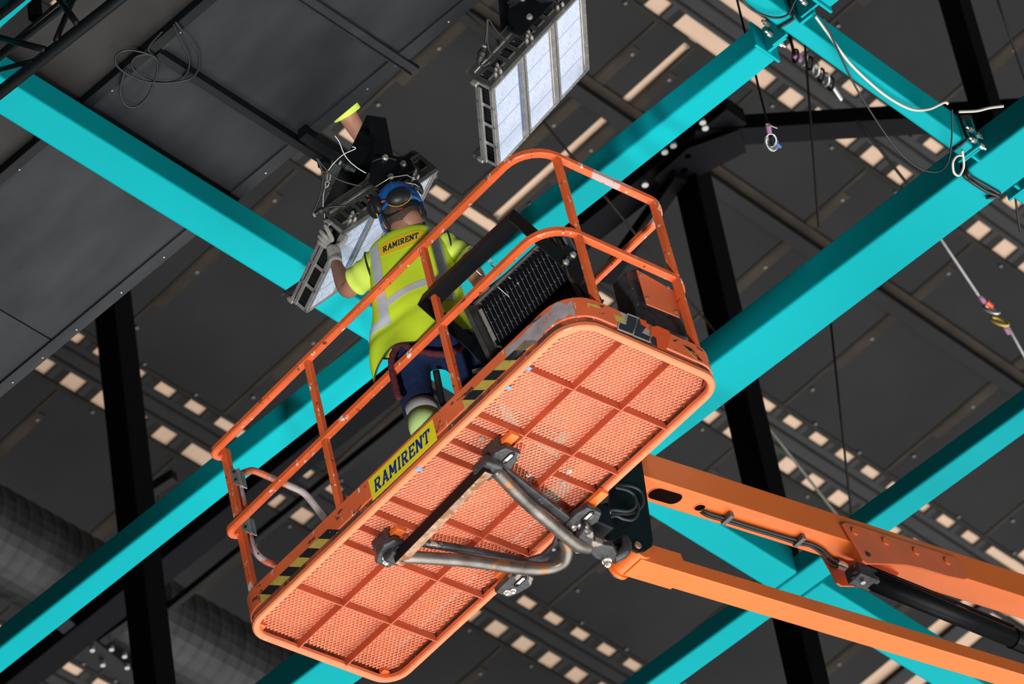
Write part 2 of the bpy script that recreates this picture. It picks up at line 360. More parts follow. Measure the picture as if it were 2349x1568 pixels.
bA = teal('long teal beam crossing behind the worker up to the bolted end at top centre right', (9.06, -14.541, 0), (19.0, -14.685, 0), .15)
bC = teal('widest teal beam passing under the right side down behind the basket', (5.0, -16.02, 0), (17.0, -16.30, 0), .20)
bD = teal('teal beam along the lower right behind the orange boom', (5.0, -17.62, 0), (17.5, -17.775, 0), .135)
bE = teal('short stretch of teal beam in the top left corner', (8.0, -11.525, 0), (13.0, -11.58, 0), .15)
bG = teal('teal beam at the upper right wrapped with cable, bolted at both ends', (8.815, -10.5, 0), (8.905, -15.93, 0), .195)
bH = teal('teal diagonal beam continuing right of the lower right crossing', (11.51, -17.78, 0), (11.70, -25.0, 0), .19)
bI = teal('stub of teal beam at the top edge above the cable tied beam', (5.0, -14.50, 0), (8.66, -14.64, 0), .15)
z0, z1 = ZB - .01, ZB + .2
ep(bA, (9.045, -14.52, z0 + .0), (9.06, -14.70, z1 - .04)); 
ep(bA, (8.93, -14.605, z0 + .01), (9.045, -14.622, z1 - .03), nm='fin_plate'); ep(bG, (8.905, -14.585, z0), (9.0, -14.603, z1 - .02), nm='fin_plate')
for zz in (ZB + .045, ZB + .12): bolt(bA, (8.985, -14.58, zz), (0, 1, 0)); 
bolt(bA, (8.985, -14.625, ZB + .03), (0, -1, 0))
ep(bI, (8.66, -14.48, z0), (8.675, -14.66, z1 - .04)); ep(bI, (8.675, -14.565, z0 + .01), (8.79, -14.58, z1 - .03), nm='fin_plate')
ep(bG, (8.72, -14.585, z0), (8.815, -14.603, z1), nm='fin_plate')
for zz in (ZB + .045, ZB + .12): bolt(bI, (8.735, -14.56, zz), (0, 1, 0))
ep(bG, (8.79, -15.93, z0), (8.93, -15.945, z1)); ep(bC, (8.80, -15.947, z0), (8.92, -15.96, z1)); ep(bC, (8.85, -15.96, z0), (8.865, -16.02, z1), nm='fin_plate')
for zz in (ZB + .03, ZB + .11): bolt(bG, (8.80, -15.93, zz), (0, 1, 0)); bolt(bG, (8.80, -15.96, zz), (0, -1, 0))
bJ = teal('clipped teal stub at the right edge below the cable ties', (8.80, -16.36, 0), (8.92, -19.5, 0), .17)
ep(bJ, (8.78, -16.345, z0), (8.94, -16.36, z1)); ep(bJ, (8.85, -16.30, z0 + .01), (8.865, -16.345, z1), nm='fin_plate'); bolt(bJ, (8.80, -16.36, ZB + .05), (0, 1, 0))

# ------------------------------------------------------------------ black canopy at upper left: boards on angle frames
ZP = 18.37 + H0
def canopy(label, x0, x1, y0, y1, m=m_panel, thick=.02):
    o = MB(); o.bb((0, 0, 0), (x1 - x0, y1 - y0, thick)); ob = o.build('canopy_board', m); ob.location = (x0, y0, ZP); tag(ob, label, 'board', None); return ob
canopy('mottled black board between the arm and the short black channel above the lamps', 9.75, 11.10, -13.3895, -12.42)
canopy('black board left of the arm, above the teal beam', 11.11, 12.9, -13.3895, -12.42)
canopy('grey brown board in the top left between the round pipe and the black tube', 9.5, 12.20, -12.36, -11.86, m_panel2)
canopy('black board cut by the left edge below the teal beam', 12.91, 16.6, -13.3895, -12.42)
canopy('dark board at the left edge above the black tube', 12.21, 15.0, -12.36, -11.86, m_panel2)
# tubes between the boards
def canopy_tube(name, label, x0, x1, y0, y1, h, cat='steel tube'):
    t = thing(name, label, cat, ((x0 + x1) / 2, (y0 + y1) / 2, ZP - h)); b = MB()
    b.bb((x0 - t.location.x, y0 - t.location.y, 0), (x1 - t.location.x, y1 - t.location.y, h)); b.build('box_section', m_blk, t, bevel=.004); return t
t1 = canopy_tube('frame_tube', 'black square tube under the boards at top left, carrying coiled cable', 9.3, 16.0, -12.41, -12.355, .055)
q = MB(); q.bb((9.3 - t1.location.x, -12.455 - t1.location.y, .04), (16.0 - t1.location.x, -12.41 - t1.location.y, .055)); q.build('flange', m_panel, t1)
for i, x in enumerate((12.1, 11.73, 11.42, 10.93, 10.6, 10.2)):
    q = MB(); q.cyl((x - t1.location.x, -12.435 - t1.location.y, .04), (x - t1.location.x, -12.435 - t1.location.y, .034), .005, 8); q.build('rivet', m_scr, t1)
te = thing('edge_angle', 'riveted black angle along the outer edge of the canopy boards', 'steel angle', (12.6, -13.41, ZP))
q = MB(); q.bb((-3.4, -.035, -.012), (4.3, .034, -.0003)); q.bb((-3.4, -.035, -.001), (4.3, -.028, .03)); q.build('angle', m_panel, te, bevel=.002)
for i, x in enumerate((13.25, 13.02, 12.76, 12.42, 12.1, 11.35, 11.0, 10.62, 10.42, 10.05)):
    q = MB(); q.cyl((x - 12.6, -.008, -.012), (x - 12.6, -.008, -.017), .005, 8); q.build('rivet', m_scr, te)
def arm(label, x, y0, y1):
    t = thing('support_arm', label, 'steel arm', (x, y0, ZP - .055)); b = MB()
    b.bb((-.022, 0, 0), (.022, y1 - y0, .055)); b.build('box_section', m_blk, t, bevel=.003)
    b = MB(); b.bb((.022, .05, .044), (.055, y1 - y0 + .15, .055)); b.build('flange', m_panel, t, bevel=.002)
    b = MB(); b.bb((-.026, y1 - y0 - .05, -.03), (.026, y1 - y0, .05)); b.build('end_cap', m_blk, t, bevel=.003)
    return t
arm('black arm running to the lamp held by the worker', 11.09, -12.42, -13.545)
tx = thing('support_arm', 'short black slotted channel reaching past the boards at top centre', 'steel arm', (10.385, -12.42, ZP - .03)); b = MB(); b.bb((-.03, 0, .02), (.03, -1.10, .03)); b.bb((-.03, 0, 0), (-.024, -1.10, .02)); b.bb((.024, 0, 0), (.03, -1.10, .02)); b.build('channel', m_panel, tx, bevel=.001)
arm('black arm at the top edge beside the three panel lamp', 9.72, -12.42, -13.5)
# heavy frame above each lamp
for (lb, x, y) in (('black cross tube from the canopy arm to the bracket of the held lamp', 11.02, -13.45), ('black cross tube from the canopy to the bracket of the three panel lamp', 9.62, -13.25)):
    t = thing('cross_tube', lb, 'steel tube', (x, y, ZP - .1)); b = MB(); b.bb((-.03, .1, .03), (.03, -.50, .10)); b.build('box_section', m_blk, t, bevel=.003)

# truss of round black pipes at top left
ZR = 17.45 + H0
def pipe(t, nm, a, b, r, m=m_blk): q = MB(); q.cyl(V(a) - t.location, V(b) - t.location, r, 16); return q.build(nm, m, t, smooth=True)
P = lambda x, y, z=ZR: U(x, y, 2, z)
t = thing('lighting_truss', 'black round pipe lattice truss crossing the top left corner', 'truss', P(130, 100))
a, b_ = P(132, 108), P(0, 212); d = (b_ - a).normalized(); pipe(t, 'chord', P(132, 108) - d * 4, P(132, 108) + d * 3, .030)
zz2 = ZR + .35; a2 = P(80, 68, zz2); pipe(t, 'chord', a2 - d * 4, a2 + d * 3, .016)
zz3 = ZR + .5; a3 = P(18, 20, zz3); pipe(t, 'chord', a3 - d * 4, a3 + d * 3, .022)
for (x0, y0, za, x1, y1, zb, r) in ((175, 52, ZR, 130, -10, zz2, .016), (128, 92, ZR, 172, -12, zz2, .014), (102, 113, ZR, -10, 84, zz2, .016), (75, 140, ZR, -40, 170, zz2, .012)):
    pipe(t, 'lattice_pipe', P(x0, y0, za), P(x1, y1, zb), r)
t = thing('edge_angle', 'dusty dark angle rail behind the round pipes at the top left', 'steel angle', P(70, 75, ZP)); q = MB()
q.bar(P(0, 128, ZP) - t.location, P(150, 0, ZP) - t.location, .03, .03); q.bar(P(-300, 370, ZP) - t.location, P(0, 128, ZP) - t.location, .03, .03); q.build('angle', m_panel2, t)
tag(MB().bar((0, 0, 0), (0, 0, 2.5), .05, .05, (1, 0, 0)).build('hanger_post', m_blk), 'short black upright hanger near the top left corner behind the pipes', 'post').location = P(82, 44, ZP + .1)

# ------------------------------------------------------------------ cables
def cable(name, label, pts, r, m=m_rub, cat='cable', k=8, group=None):
    p = spline(pts, k); o = p[0].copy(); q = MB(); q.tube([a - o for a in p], r, 8); ob = q.build(name, m, smooth=True); ob.location = o; return tag(ob, label, cat, group)
pp = lambda seq, z: [U(x, y, 2, z) for x, y in seq]
cable('power_cable', 'loosely coiled black cable hanging from the black tube at upper left',
      pp([(402, 50), (425, 80), (450, 115), (457, 150), (440, 178), (405, 188), (370, 190), (330, 186), (285, 165), (265, 145), (268, 125), (290, 115), (320, 118), (350, 128), (360, 140), (360, 165), (352, 190), (340, 218), (320, 240), (300, 246), (282, 232), (275, 205), (285, 165)], ZP - .075), .0055)
cable('power_cable', 'second turn of black cable beside the loose coil at upper left',
      pp([(398, 55), (412, 90), (432, 130), (432, 160), (415, 180), (385, 189), (345, 184), (312, 165), (302, 145), (312, 130), (335, 125), (355, 130), (340, 110), (372, 72)], ZP - .065), .005)
cable('power_cable', 'black cable slung over the teal beam at the top right', pp([(1700, -5), (1725, 22), (1770, 40), (1805, 35), (1822, 5), (1830, -10)], ZB - .03), .006)
cable('power_cable', 'long thin black cable sagging below the teal beam at right', pp([(1888, 40), (1920, 110), (1955, 185), (1990, 245), (2040, 320), (2080, 365), (2120, 390), (2155, 392), (2175, 370), (2183, 320), (2184, 250)], ZB - .05), .0048)
cable('white_cable', 'white cable draped along the teal beam at upper right', pp([(1870, 37), (1905, 85), (1945, 140), (1990, 185), (2040, 225), (2090, 250), (2130, 250), (2165, 235), (2174, 238)], ZB - .03), .0075, m_whitec)
cable('white_cable', 'short white cable end pointing right above the widest teal beam', pp([(2199, 256), (2240, 254), (2270, 247), (2302, 243)], ZB - .03), .0075, m_whitec)
cable('white_cable', 'small white cable loop hanging at the bolted beam joint at right', pp([(2207, 345), (2210, 365), (2210, 385), (2200, 402), (2188, 395), (2186, 372), (2195, 358), (2207, 356)], ZB - .04), .0065, m_whitec)
def strap(label, pts, r=.011):
    return cable('cable_strap', label, pts, r, m_rub, 'strap', 3)
strap('black strap wound round the cable tied teal beam at the top', [U(1784, 64, 2, ZB - .008), U(1820, 43, 2, ZB - .008), U(1818, 30, 0, 8.80), U(1808, 0, 0, 8.80)], .009)
strap('black strap round the lower end of the cable tied teal beam', [U(2186, 343, 2, ZB - .008), U(2217, 321, 2, ZB - .008), U(2214, 305, 0, 8.80), U(2196, 255, 0, 8.80)], .009)
strap('upper of two black straps round the widest teal beam at right', [U(2210, 372, 1, -16.0), U(2220, 398, 1, -16.0), U(2232, 408, 2, ZB - .01), U(2270, 430, 2, ZB - .01), U(2294, 444, 2, ZB - .01)], .010)
strap('lower of two black straps round the widest teal beam at right', [U(2205, 372, 1, -16.0), U(2212, 402, 1, -16.0), U(2225, 414, 2, ZB - .01), U(2262, 438, 2, ZB - .01), U(2292, 451, 2, ZB - .01), U(2262, 452, 2, ZB - .01)], .010)
ZW = 21.5 + H0
def wire(label, a, b, r, m=m_wire, z=ZW, z2=None):
    return cable('steel_rope', label, [U(*a, 2, z), U(*b, 2, z2 or z)], r, m, 'rope', 1)
wire('thin dark rope hanging down across the right middle', (1838, -10), (1878, 520), .007, m_roofd, 20.6 + H0, 19.6 + H0)
wire('thin dark rope falling through the lower right middle', (1895, 640), (1955, 1200), .007, m_roofd, 20.6 + H0, 19.6 + H0)
wire('slanting steel rope from the left of the node to the round rail corner', (1240, 270), (1640, 760), .008, m_rooft)
wire('slanting grey steel rope under the widest teal beam', (1700, 900), (1935, 1200), .010, mat('dull_rope', (.10, .10, .08), .6))
wire('slanting steel rope at upper right between the two beams', (1965, 275), (2080, 420), .010, m_roofd)
wire('thin rope in the top right corner', (2285, -10), (2355, 195), .007, m_blk)
wire('tan rope behind the upper left lamp cable', (1065, 25), (1180, 135), .008, m_rooft)
cable('power_cable', 'thin black cable hanging at the right edge under the straps', pp([(2323, 420), (2330, 460), (2335, 500), (2340, 530)], ZB + .3), .006)
# rope with coloured shackle at right
t = thing('rope_shackle', 'pale steel rope with thimbles and shackle slanting at the right edge', 'rope', U(2270, 700, 2, 20.0 + H0)); ot = t.location
S_ = lambda x, y: U(x, y, 2, 20.0 + H0) - ot
q = MB(); q.cyl(S_(2130, 506), S_(2248, 682), .009, 8); q.build('rope', m_gband, t, smooth=True); q = MB(); q.cyl(S_(2310, 745), S_(2369, 851), .009, 8); q.build('rope', m_gband, t, smooth=True)
q = MB(); q.cyl(S_(2246, 678), S_(2258, 692), .016, 8); q.build('tape', m_pink, t, smooth=True); q = MB(); q.cyl(S_(2303, 748), S_(2314, 764), .014, 8); q.build('tape', m_pink, t, smooth=True)
q = MB(); q.cyl(S_(2262, 692), S_(2275, 703), .016, 8); q.build('orange_tag', m_lorg, t)
for cx, cy, rr, mm in ((2274, 710, .036, m_wire), (2293, 737, .04, m_hzy)):
    c_ = S_(cx, cy); q = MB(); q.tube([c_ + V((rr * 1.5 * math.cos(a) * .4 + .5 * rr * math.sin(a), rr * math.sin(a), rr * 1.3 * math.cos(a))) for a in [2 * PI * k / 14 for k in range(14)]], .010, 6, closed=True); q.build('shackle', mm, t, smooth=True)
# hanging hook on a rope
zh = 18.6 + H0; t = thing('hook_rope', 'steel rope end with coiled ring and blue tag hanging below the truss brace', 'rope', U(1770, 330, 2, zh)); ot = t.location
S_ = lambda x, y: U(x, y, 2, zh) - ot
q = MB(); q.cyl(S_(1762, 288) + V((0, 0, 6.9)), S_(1762, 288), .006, 6); q.build('rope', m_roofd, t)
q = MB(); q.cyl(S_(1762, 286), S_(1765, 303), .014, 8); q.build('tape', m_pink, t)
q = MB(); q.cyl(S_(1757, 284), S_(1783, 294), .003, 6); q.build('cable_tie', m_wire, t)
for k in range(4):
    q = MB(); c_ = S_(1768 + k * 1.5, 322 + k * 3); e1 = V(CAMR[0]); e2 = V(CAMR[1]); e3 = V(CAMR[2])
    q.tube([c_ + (e1 * math.cos(a) * .028 + e2 * math.sin(a) * .034 + e3 * .02 * math.sin(a + k)) for a in [2 * PI * j / 14 for j in range(14)]], .005, 6, closed=True); q.build('wire_ring', m_wire, t, smooth=True)
q = MB(); q.cyl(S_(1776, 325), S_(1790, 337), .010, 8); q.build('blue_tag', m_blue, t)
q = MB(); q.cyl(S_(1768, 312), S_(1778, 345), .012, 8); q.build('hook', m_blk, t)
# dark chain left of the long teal beam's end, seen blurred
t = thing('chain_sling', 'blurred steel chain with shackles behind the cable tied beam', 'chain', U(1870, 150, 2, 21.5 + H0)); ot = t.location
S_ = lambda x, y: U(x, y, 2, 21.5 + H0) - ot
for k, (x, y) in enumerate(((1825, 128), (1843, 135), (1858, 145), (1872, 160), (1884, 172), (1895, 182), (1906, 192))):
    q = MB(); c_ = S_(x, y); q.tube([c_ + V((.036 * math.cos(a), -.022 * math.cos(a) + .015 * math.sin(a), .022 * math.sin(a))) for a in [2 * PI * j / 10 for j in range(10)]], .008, 6, closed=True); q.build('link', m_wire if k % 2 else m_blk, t, smooth=True)
q = MB(); q.cyl(S_(1906, 192), S_(1930, 228), .012, 6); q.build('rope', m_wire, t); q = MB(); q.cyl(S_(1822, 124), S_(1822, 124) + V((0, 0, 4.1)), .010, 6); q.build('rope', m_roofd, t)
q = MB(); q.cyl(S_(1822, 124), S_(1836, 136), .022, 6); q.build('tape', m_pink, t)

# ------------------------------------------------------------------ the boom lift: tilted basket, frame and jib, in basket axes
lift = thing('boom_lift', 'orange aerial work platform with scuffed basket, guard rails and hydraulic jib, carrying the worker', 'boom lift', OB, BM)
LX, LY = 2.44, 0.93
def ring(z, inset, r0=.17, r1=.13, k=7):
    a = inset; return fillet([(a, -a, z), (LX - a, -a, z), (LX - a, -LY + a, z), (a, -LY + a, z)], [max(.02, r0 - a), max(.02, r1 - a), max(.02, r1 - a), max(.02, r1 - a)], k, True)
q = MB(); q.square(ring(.017, .018), .036, .034, True, (0, 0, 1), .2); q.build('bottom_rim', m_rim, lift, bevel=0)
q = MB(); q.sweep(ring(.045, .012), lambda i, t: [(-.005, -.02), (.005, -.02), (.005, .022), (-.005, .022)], True, (0, 0, 1)); q.build('rim_web', mat('rusty_lip', (.42, .085, .035), .6, var=.2, chips=((BRN, 7, .49, (1, 1, 1)), (WHT, 40, .66, ONE))), lift)
toe = MB(); toe.sweep(ring(.105, .004), lambda i, t: [(-.004, -.040), (.003, -.044), (.003, .072), (-.004, .070)], True, (0, 0, 1)); toe = toe.build('toe_board', m_toe, lift, smooth=False)
# deck: bars and expanded mesh
for x in (.38, .73, .815, .93, 1.03, 1.375, 1.485, 1.60, 1.715, 2.065):
    short = x in (.815, .93, 1.03, 1.485, 1.60); y1 = -LY + .04
    q = MB()
    if short: q.bb((x - .0035, -.036, .002), (x + .0035, -.31, .042))
    else: q.bb((x - .0035, -.036, .002), (x + .0035, y1, .042))
    q.build('cross_rib', m_rib, lift)
for x in (.88, 1.49): 
    q = MB(); q.bb((x - .0035, -.62, .002), (x + .0035, -LY + .04, .042)); q.build('cross_rib', m_rib, lift)
for y in (-.318, -.608):
    q = MB(); q.bb((.036, y - .0035, .0), (LX - .036, y + .0035, .042)); q.build('long_rib', m_rib, lift)
q = MB(); LWD, SWD = .0345, .0215
def inside(x, y):
    if not (.036 < x < LX - .036 and -LY + .036 < y < -.036): return False
    for cx, cy, r in ((.16, -.16, .125), (LX - .13, -.13, .095), (LX - .13, -LY + .13, .095), (.13, -LY + .13, .095)):
        dx, dy = x - cx, y - cy
        if (dx < 0) == (cx < 1) and (dy > 0) == (cy > -.4) and dx * dx + dy * dy > r * r: return False
    return True
nx = int(2.37 / LWD * 2); ny = int(.86 / SWD * 2)
for j in range(ny + 1):
    for i in range(nx + 1):
        if (i + j) % 2: continue
        x, y = .036 + i * LWD / 2, -.036 - j * SWD / 2
        for s in (1, -1):
            x2, y2 = x + LWD / 2, y + s * SWD / 2
            if inside(x, y) and inside(x2, y2):
                zz = .050 + (.0016 if s > 0 else -.0016)
                n = V((x2 - x, y2 - y, 0)).normalized(); pv = V((-n.y, n.x, 0)) * .0030; tl = V((0, 0, .0024 * s))
                a, b2 = V((x, y, zz)), V((x2, y2, zz)); th = V((0, 0, .0018))
                q.add([a - pv - tl, a + pv + tl, b2 + pv + tl, b2 - pv - tl, a - pv - tl + th, a + pv + tl + th, b2 + pv + tl + th, b2 - pv - tl + th],
                      [(0, 3, 2, 1), (4, 5, 6, 7), (0, 1, 5, 4), (2, 3, 7, 6), (1, 2, 6, 5), (0, 4, 7, 3)])
q.build('expanded_mesh', m_mesh, lift)
for (x0, x1, y0, y1) in ((.09, .66, -.10, -.84), (1.06, 2.34, -.10, -.80)):
    q = MB(); q.bb((x0, y0, .062), (x1, y1, .068)); q.build('floor_mat', m_mat, lift)
for (x, y) in ((.96, -.55), (.85, -.706), (.93, -.735), (.87, -.19)):
    q = MB(); q.cyl((x, y, .043), (x, y, .049), .013, 14); q.cyl((x, y, .036), (x, y, .043), .006, 8); q.build('washer', m_zinc, lift)
for (px, py, w_) in ((1213, 845, .012), (1167, 889, .012), (962, 1076, .018)):
    c_ = L(px, py, 2, -.001); q = MB(); q.box(c_, (.02, w_ * 2, .002)); q.build('tape_scrap', mat('blue_tape_%d' % px, (.13, .32, .58), .6), lift)
# rails
RS = .037
def rail(z, name='guard_rail', k=7):
    p = fillet([(2.405, -.105, z), (2.425, -.02, z), (.02, -.02, z), (.02, -.91, z), (2.42, -.91, z), (2.42, -.82, z)], [.07, .075, .17, .13, .12, .1], k)
    p[0] = V((2.385, -.11, z))
    q = MB(); q.square(p, RS, RS, False, (0, 0, 1), .18); return q.build(name, m_rail, lift)
top = rail(1.115, 'top_rail'); mid = rail(.615, 'mid_rail')
for (x, y) in ((1.665, -.022), (.79, -.022), (.02, -.198), (.02, -.805), (.62, -.908), (1.7, -.908)):
    q = MB(); q.square([(x, y, .14), (x, y, .60)], .034, .034, False, (0, 1, 0), .12); q.build('post', m_rail, lift)
    q = MB(); q.square([(x, y, .63), (x, y, 1.10)], .034, .034, False, (0, 1, 0), .12); q.build('post', m_rail, lift)
for y in (-.085, -.84):
    q = MB(); q.square([(2.39, y, .03), (2.39, y, 1.14)], .038, .038, False, (0, 1, 0), .12); q.build('gate_post', m_rail, lift)
gp = [(2.405, -.15, .58), (2.405, -.15, 1.02), (2.405, -.26, 1.10), (2.405, -.58, 1.085), (2.405, -.66, .90), (2.405, -.66, .60), (2.405, -.5, .50), (2.405, -.28, .50)]
q = MB(); q.tube(fillet(gp[1:4] + [(2.405, -.70, .93), (2.405, -.70, .50), (2.405, -.15, .50)], .09, 6, True), .0175, 12, True); gate = q.build('gate', mat('gate_paint', (.62, .15, .07), .45, var=.2, chips=((GRY, 4.5, .50, ONE), (WHT, 30, .68, ONE), (BRN, 20, .66, ONE))), lift, smooth=True)
for z in (.96, .66):
    q = MB(); q.bb((2.366, -.075, z - .05), (2.372, -.16, z + .05)); q.cyl((2.365, -.122, z - .055), (2.365, -.122, z + .055), .009, 10); q.build('hinge', m_alu, gate)
    for dz in (-.025, .025): 
        q = MB(); q.cyl((2.366, -.09, z + dz), (2.36, -.09, z + dz), .006, 6); q.build('bolt', m_blk, gate)
q = MB(); q.bb((2.37, -.70, .17), (2.41, -.76, .42)); q.build('latch_post', m_rail, lift, bevel=.008)
q = MB(); q.tube(fillet([(2.39, -.72, .36), (2.39, -.78, .37), (2.39, -.79, .18)], .03), .010, 8); q.build('latch', m_rail, lift, smooth=True)
# control console seen through the end rails
q = MB(); q.prism([L(x, y, 0, .06) for x, y in ((1436, 622), (1470, 612), (1490, 690), (1560, 730), (1592, 780), (1462, 735))], (.10, 0, 0)); q.build('console_box', mat('console_black', (.03, .033, .04), .5, var=.5, vs_=40, chips=((WHT, 55, .68, ONE),)), lift, bevel=.006)
q = MB(); q.prism([L(x, y, 0, .035) for x, y in ((1461, 618), (1556, 672), (1560, 728), (1484, 697))], (.006, 0, 0)); cs = q.build('console_plate', m_plate, lift, bevel=.002)
for x, y in ((1470, 630), (1533, 660), (1484, 684), (1550, 715)):
    p = L(x, y, 0, .034); q = MB(); q.cyl(p, p + V((-.006, 0, 0)), .007, 8); q.build('bolt', m_alu, cs)
# hazard tape, sign, maker's letters
TS = -1.0
def tape(poly, n0=0, base=0.0):   # stripes between two edges of pairs of points
    q = MB(); P0, P1, Q0, Q1 = [V(p) for p in poly]; n = max(2, round((P1 - P0).length / .074)); sh = TS
    for i in range(n):
        a, b = i / n, (i + 1) / n; q.mi = (i + n0) % 2
        g = lambda t, e: (P0.lerp(P1, min(1, max(0, t))) if e == 0 else Q0.lerp(Q1, min(1, max(0, t))))
        q.add([g(a, 0), g(b, 0), g(b + sh / n, 1), g(a + sh / n, 1)], [(0, 1, 2, 3)])
    o = q.build('hazard_tape', [m_hzy, m_hzb], toe); return o
e = .0012
tape([(2.27, e, .050), (1.68, e, .050), (2.27, e, .110), (1.68, e, .110)])
tape([(.76, e, .055), (.24, e, .055), (.76, e, .115), (.24, e, .115)])
tape([(-e, -.745, .075), (-e, -.80, .075), (-e, -.69, .135), (-e, -.80, .135)], 0)
q = MB(); q.bb((.962, .0012, .036), (1.435, .0026, .160)); sign = q.build('name_sign', m_sign, toe); lab(sign, 'yellow sticker with blue RAMIRENT lettering')
GL = {'R': [(.14, 0, .14, 1), (.0, .06, .36, .06), (.0, .93, .5, .93), (.5, .93, .66, .82), (.66, .82, .66, .62), (.66, .62, .5, .50), (.5, .50, .14, .50), (.38, .5, .66, .05), (.58, .06, .86, .06)],
      'A': [(.12, .02, .44, .98), (.44, .98, .72, .02), (.24, .32, .62, .32), (-.04, .06, .28, .06), (.56, .06, .90, .06), (.28, .94, .5, .94)],
      'M': [(.14, 0, .14, 1), (.14, .96, .48, .25), (.48, .25, .82, .96), (.82, 0, .82, 1), (-.02, .06, .30, .06), (.66, .06, .98, .06), (0, .94, .2, .94), (.78, .94, .98, .94)],
      'I': [(.2, 0, .2, 1), (.02, .06, .38, .06), (.02, .94, .38, .94)],
      'E': [(.14, 0, .14, 1), (0, .07, .70, .07), (0, .93, .68, .93), (.14, .5, .52, .5), (.66, .0, .70, .28), (.64, .72, .68, 1), (.5, .38, .5, .62)],
      'N': [(.14, 0, .14, 1), (.14, .95, .72, .05), (.72, 0, .72, 1), (-.02, .06, .30, .06), (0, .94, .2, .94), (.56, .94, .88, .94)],
      'T': [(.38, 0, .38, 1), (.2, .06, .56, .06), (0, .93, .76, .93), (.02, .68, .02, .95), (.74, .68, .74, .95)]}
GW = {'R': .90, 'A': .90, 'M': 1.04, 'I': .46, 'E': .82, 'N': .94, 'T': .82}
def word(fn, s, mat_, name, parent, wd=.17, slant=.22, gap=.08):
    tot = sum(GW[c] + gap for c in s) - gap; x0 = 0; q = MB()
    for c in s:
        for (a, b, c2, d) in GL[c]:
            l = math.hypot(c2 - a, d - b); ux, uy = (c2 - a) / l, (d - b) / l; h = wd / 2 * (1.15 if abs(uy) > .5 else .72); nx_, ny_ = -uy * h, ux * h
            n = max(1, int(l / .34)); 
            for k in range(n):
                t0, t1 = k / n, (k + 1) / n; pts = []
                for (t, sgn) in ((t0, 1), (t1, 1), (t1, -1), (t0, -1)):
                    X = a + (c2 - a) * t + nx_ * sgn; Y = b + (d - b) * t + ny_ * sgn
                    pts.append(fn((x0 + X + slant * Y) / (tot + slant), Y))
                q.add(pts, [(0, 1, 2, 3)])
        x0 += GW[c] + gap
    return q.build(name, mat_, parent)
word(lambda u, v: V((1.408 - u * .415, .0034, .062 + v * .070)), 'RAMIRENT', m_sblue, 'sign_lettering', sign, wd=.20)
def poly0(pts, name, m, off):
    q = MB(); q.prism([L(*z8(x, y), 0, off) for x, y in pts], (-.0008, 0, 0)); return q.build(name, m, toe)
poly0([(848, 1170), (930, 1200), (922, 1240), (893, 1322), (780, 1279), (793, 1222), (836, 1236)], 'logo_outline', m_logow, -.0016)
poly0([(853, 1180), (914, 1203), (908, 1240), (884, 1308), (790, 1272), (799, 1233), (840, 1248)], 'logo_letter', m_logo, -.0028)
poly0([(912, 1196), (960, 1216), (950, 1296), (1004, 1318), (1002, 1368), (886, 1322)], 'logo_outline', m_logow, -.0016)
poly0([(922, 1206), (960, 1222), (976, 1262), (946, 1300), (1002, 1326), (996, 1358), (893, 1316)], 'logo_letter', m_logo, -.0028)
poly0([(1000, 1352), (1022, 1318), (1045, 1345), (1052, 1392), (1020, 1378)], 'logo_letter', m_logo, -.0016)
poly0([(1005, 1262), (1050, 1254), (1130, 1288), (1138, 1322), (1114, 1408), (1088, 1414), (1050, 1398), (1042, 1330), (1018, 1318), (1000, 1340), (1010, 1290)], 'paint_patch', m_lorg, -.0038)
poly0([(930, 1204), (975, 1222), (978, 1262), (940, 1240)], 'paint_patch', m_lorg, -.0038)
# paint scuffs on the rounded corner
def scuff(name, m, a0, a1, z0, z1, seed):
    rnd = random.Random(seed); q = MB(); pts = []
    n = 9
    for i in range(n):
        t = a0 + (a1 - a0) * i / (n - 1); pts.append((t, z1 - rnd.random() * .3 * (z1 - z0)))
    for i in range(n)[::-1]:
        t = a0 + (a1 - a0) * i / (n - 1); pts.append((t, z0 + rnd.random() * .3 * (z1 - z0)))
    def W(t, z):
        R = .17 - .004; c = V((.17, -.17, 0)); r = R + .005
        if t < 0: return V((.17 - t, .0012, z))
        if t > 1: return V((-.0012, -.17 - (t - 1), z))
        a = PI / 2 + t * PI / 2; return c + V((r * math.cos(a), r * math.sin(a), z))
    vs = [W(*p) for p in pts]
    for i in range(n - 1): q.add([vs[i], vs[i + 1], vs[2 * n - 2 - i], vs[2 * n - 1 - i]], [(0, 1, 2, 3)])
    q.build(name, m, toe)
m_scuff = mat('grey_scuff', (.42, .36, .38), .5, var=.25, vs_=12, chips=(((.7, .14, .05), 12, .62, ONE), (WHT, 40, .68, ONE), (BRN, 20, .70, ONE)))
scuff('grey_scuff', m_scuff, -.27, .55, .045, .172, 3)
scuff('old_sticker', m_hzy, .80, 1.02, .125, .15, 5); scuff('old_sticker', m_hzy, 1.10, 1.2, .095, .145, 8)

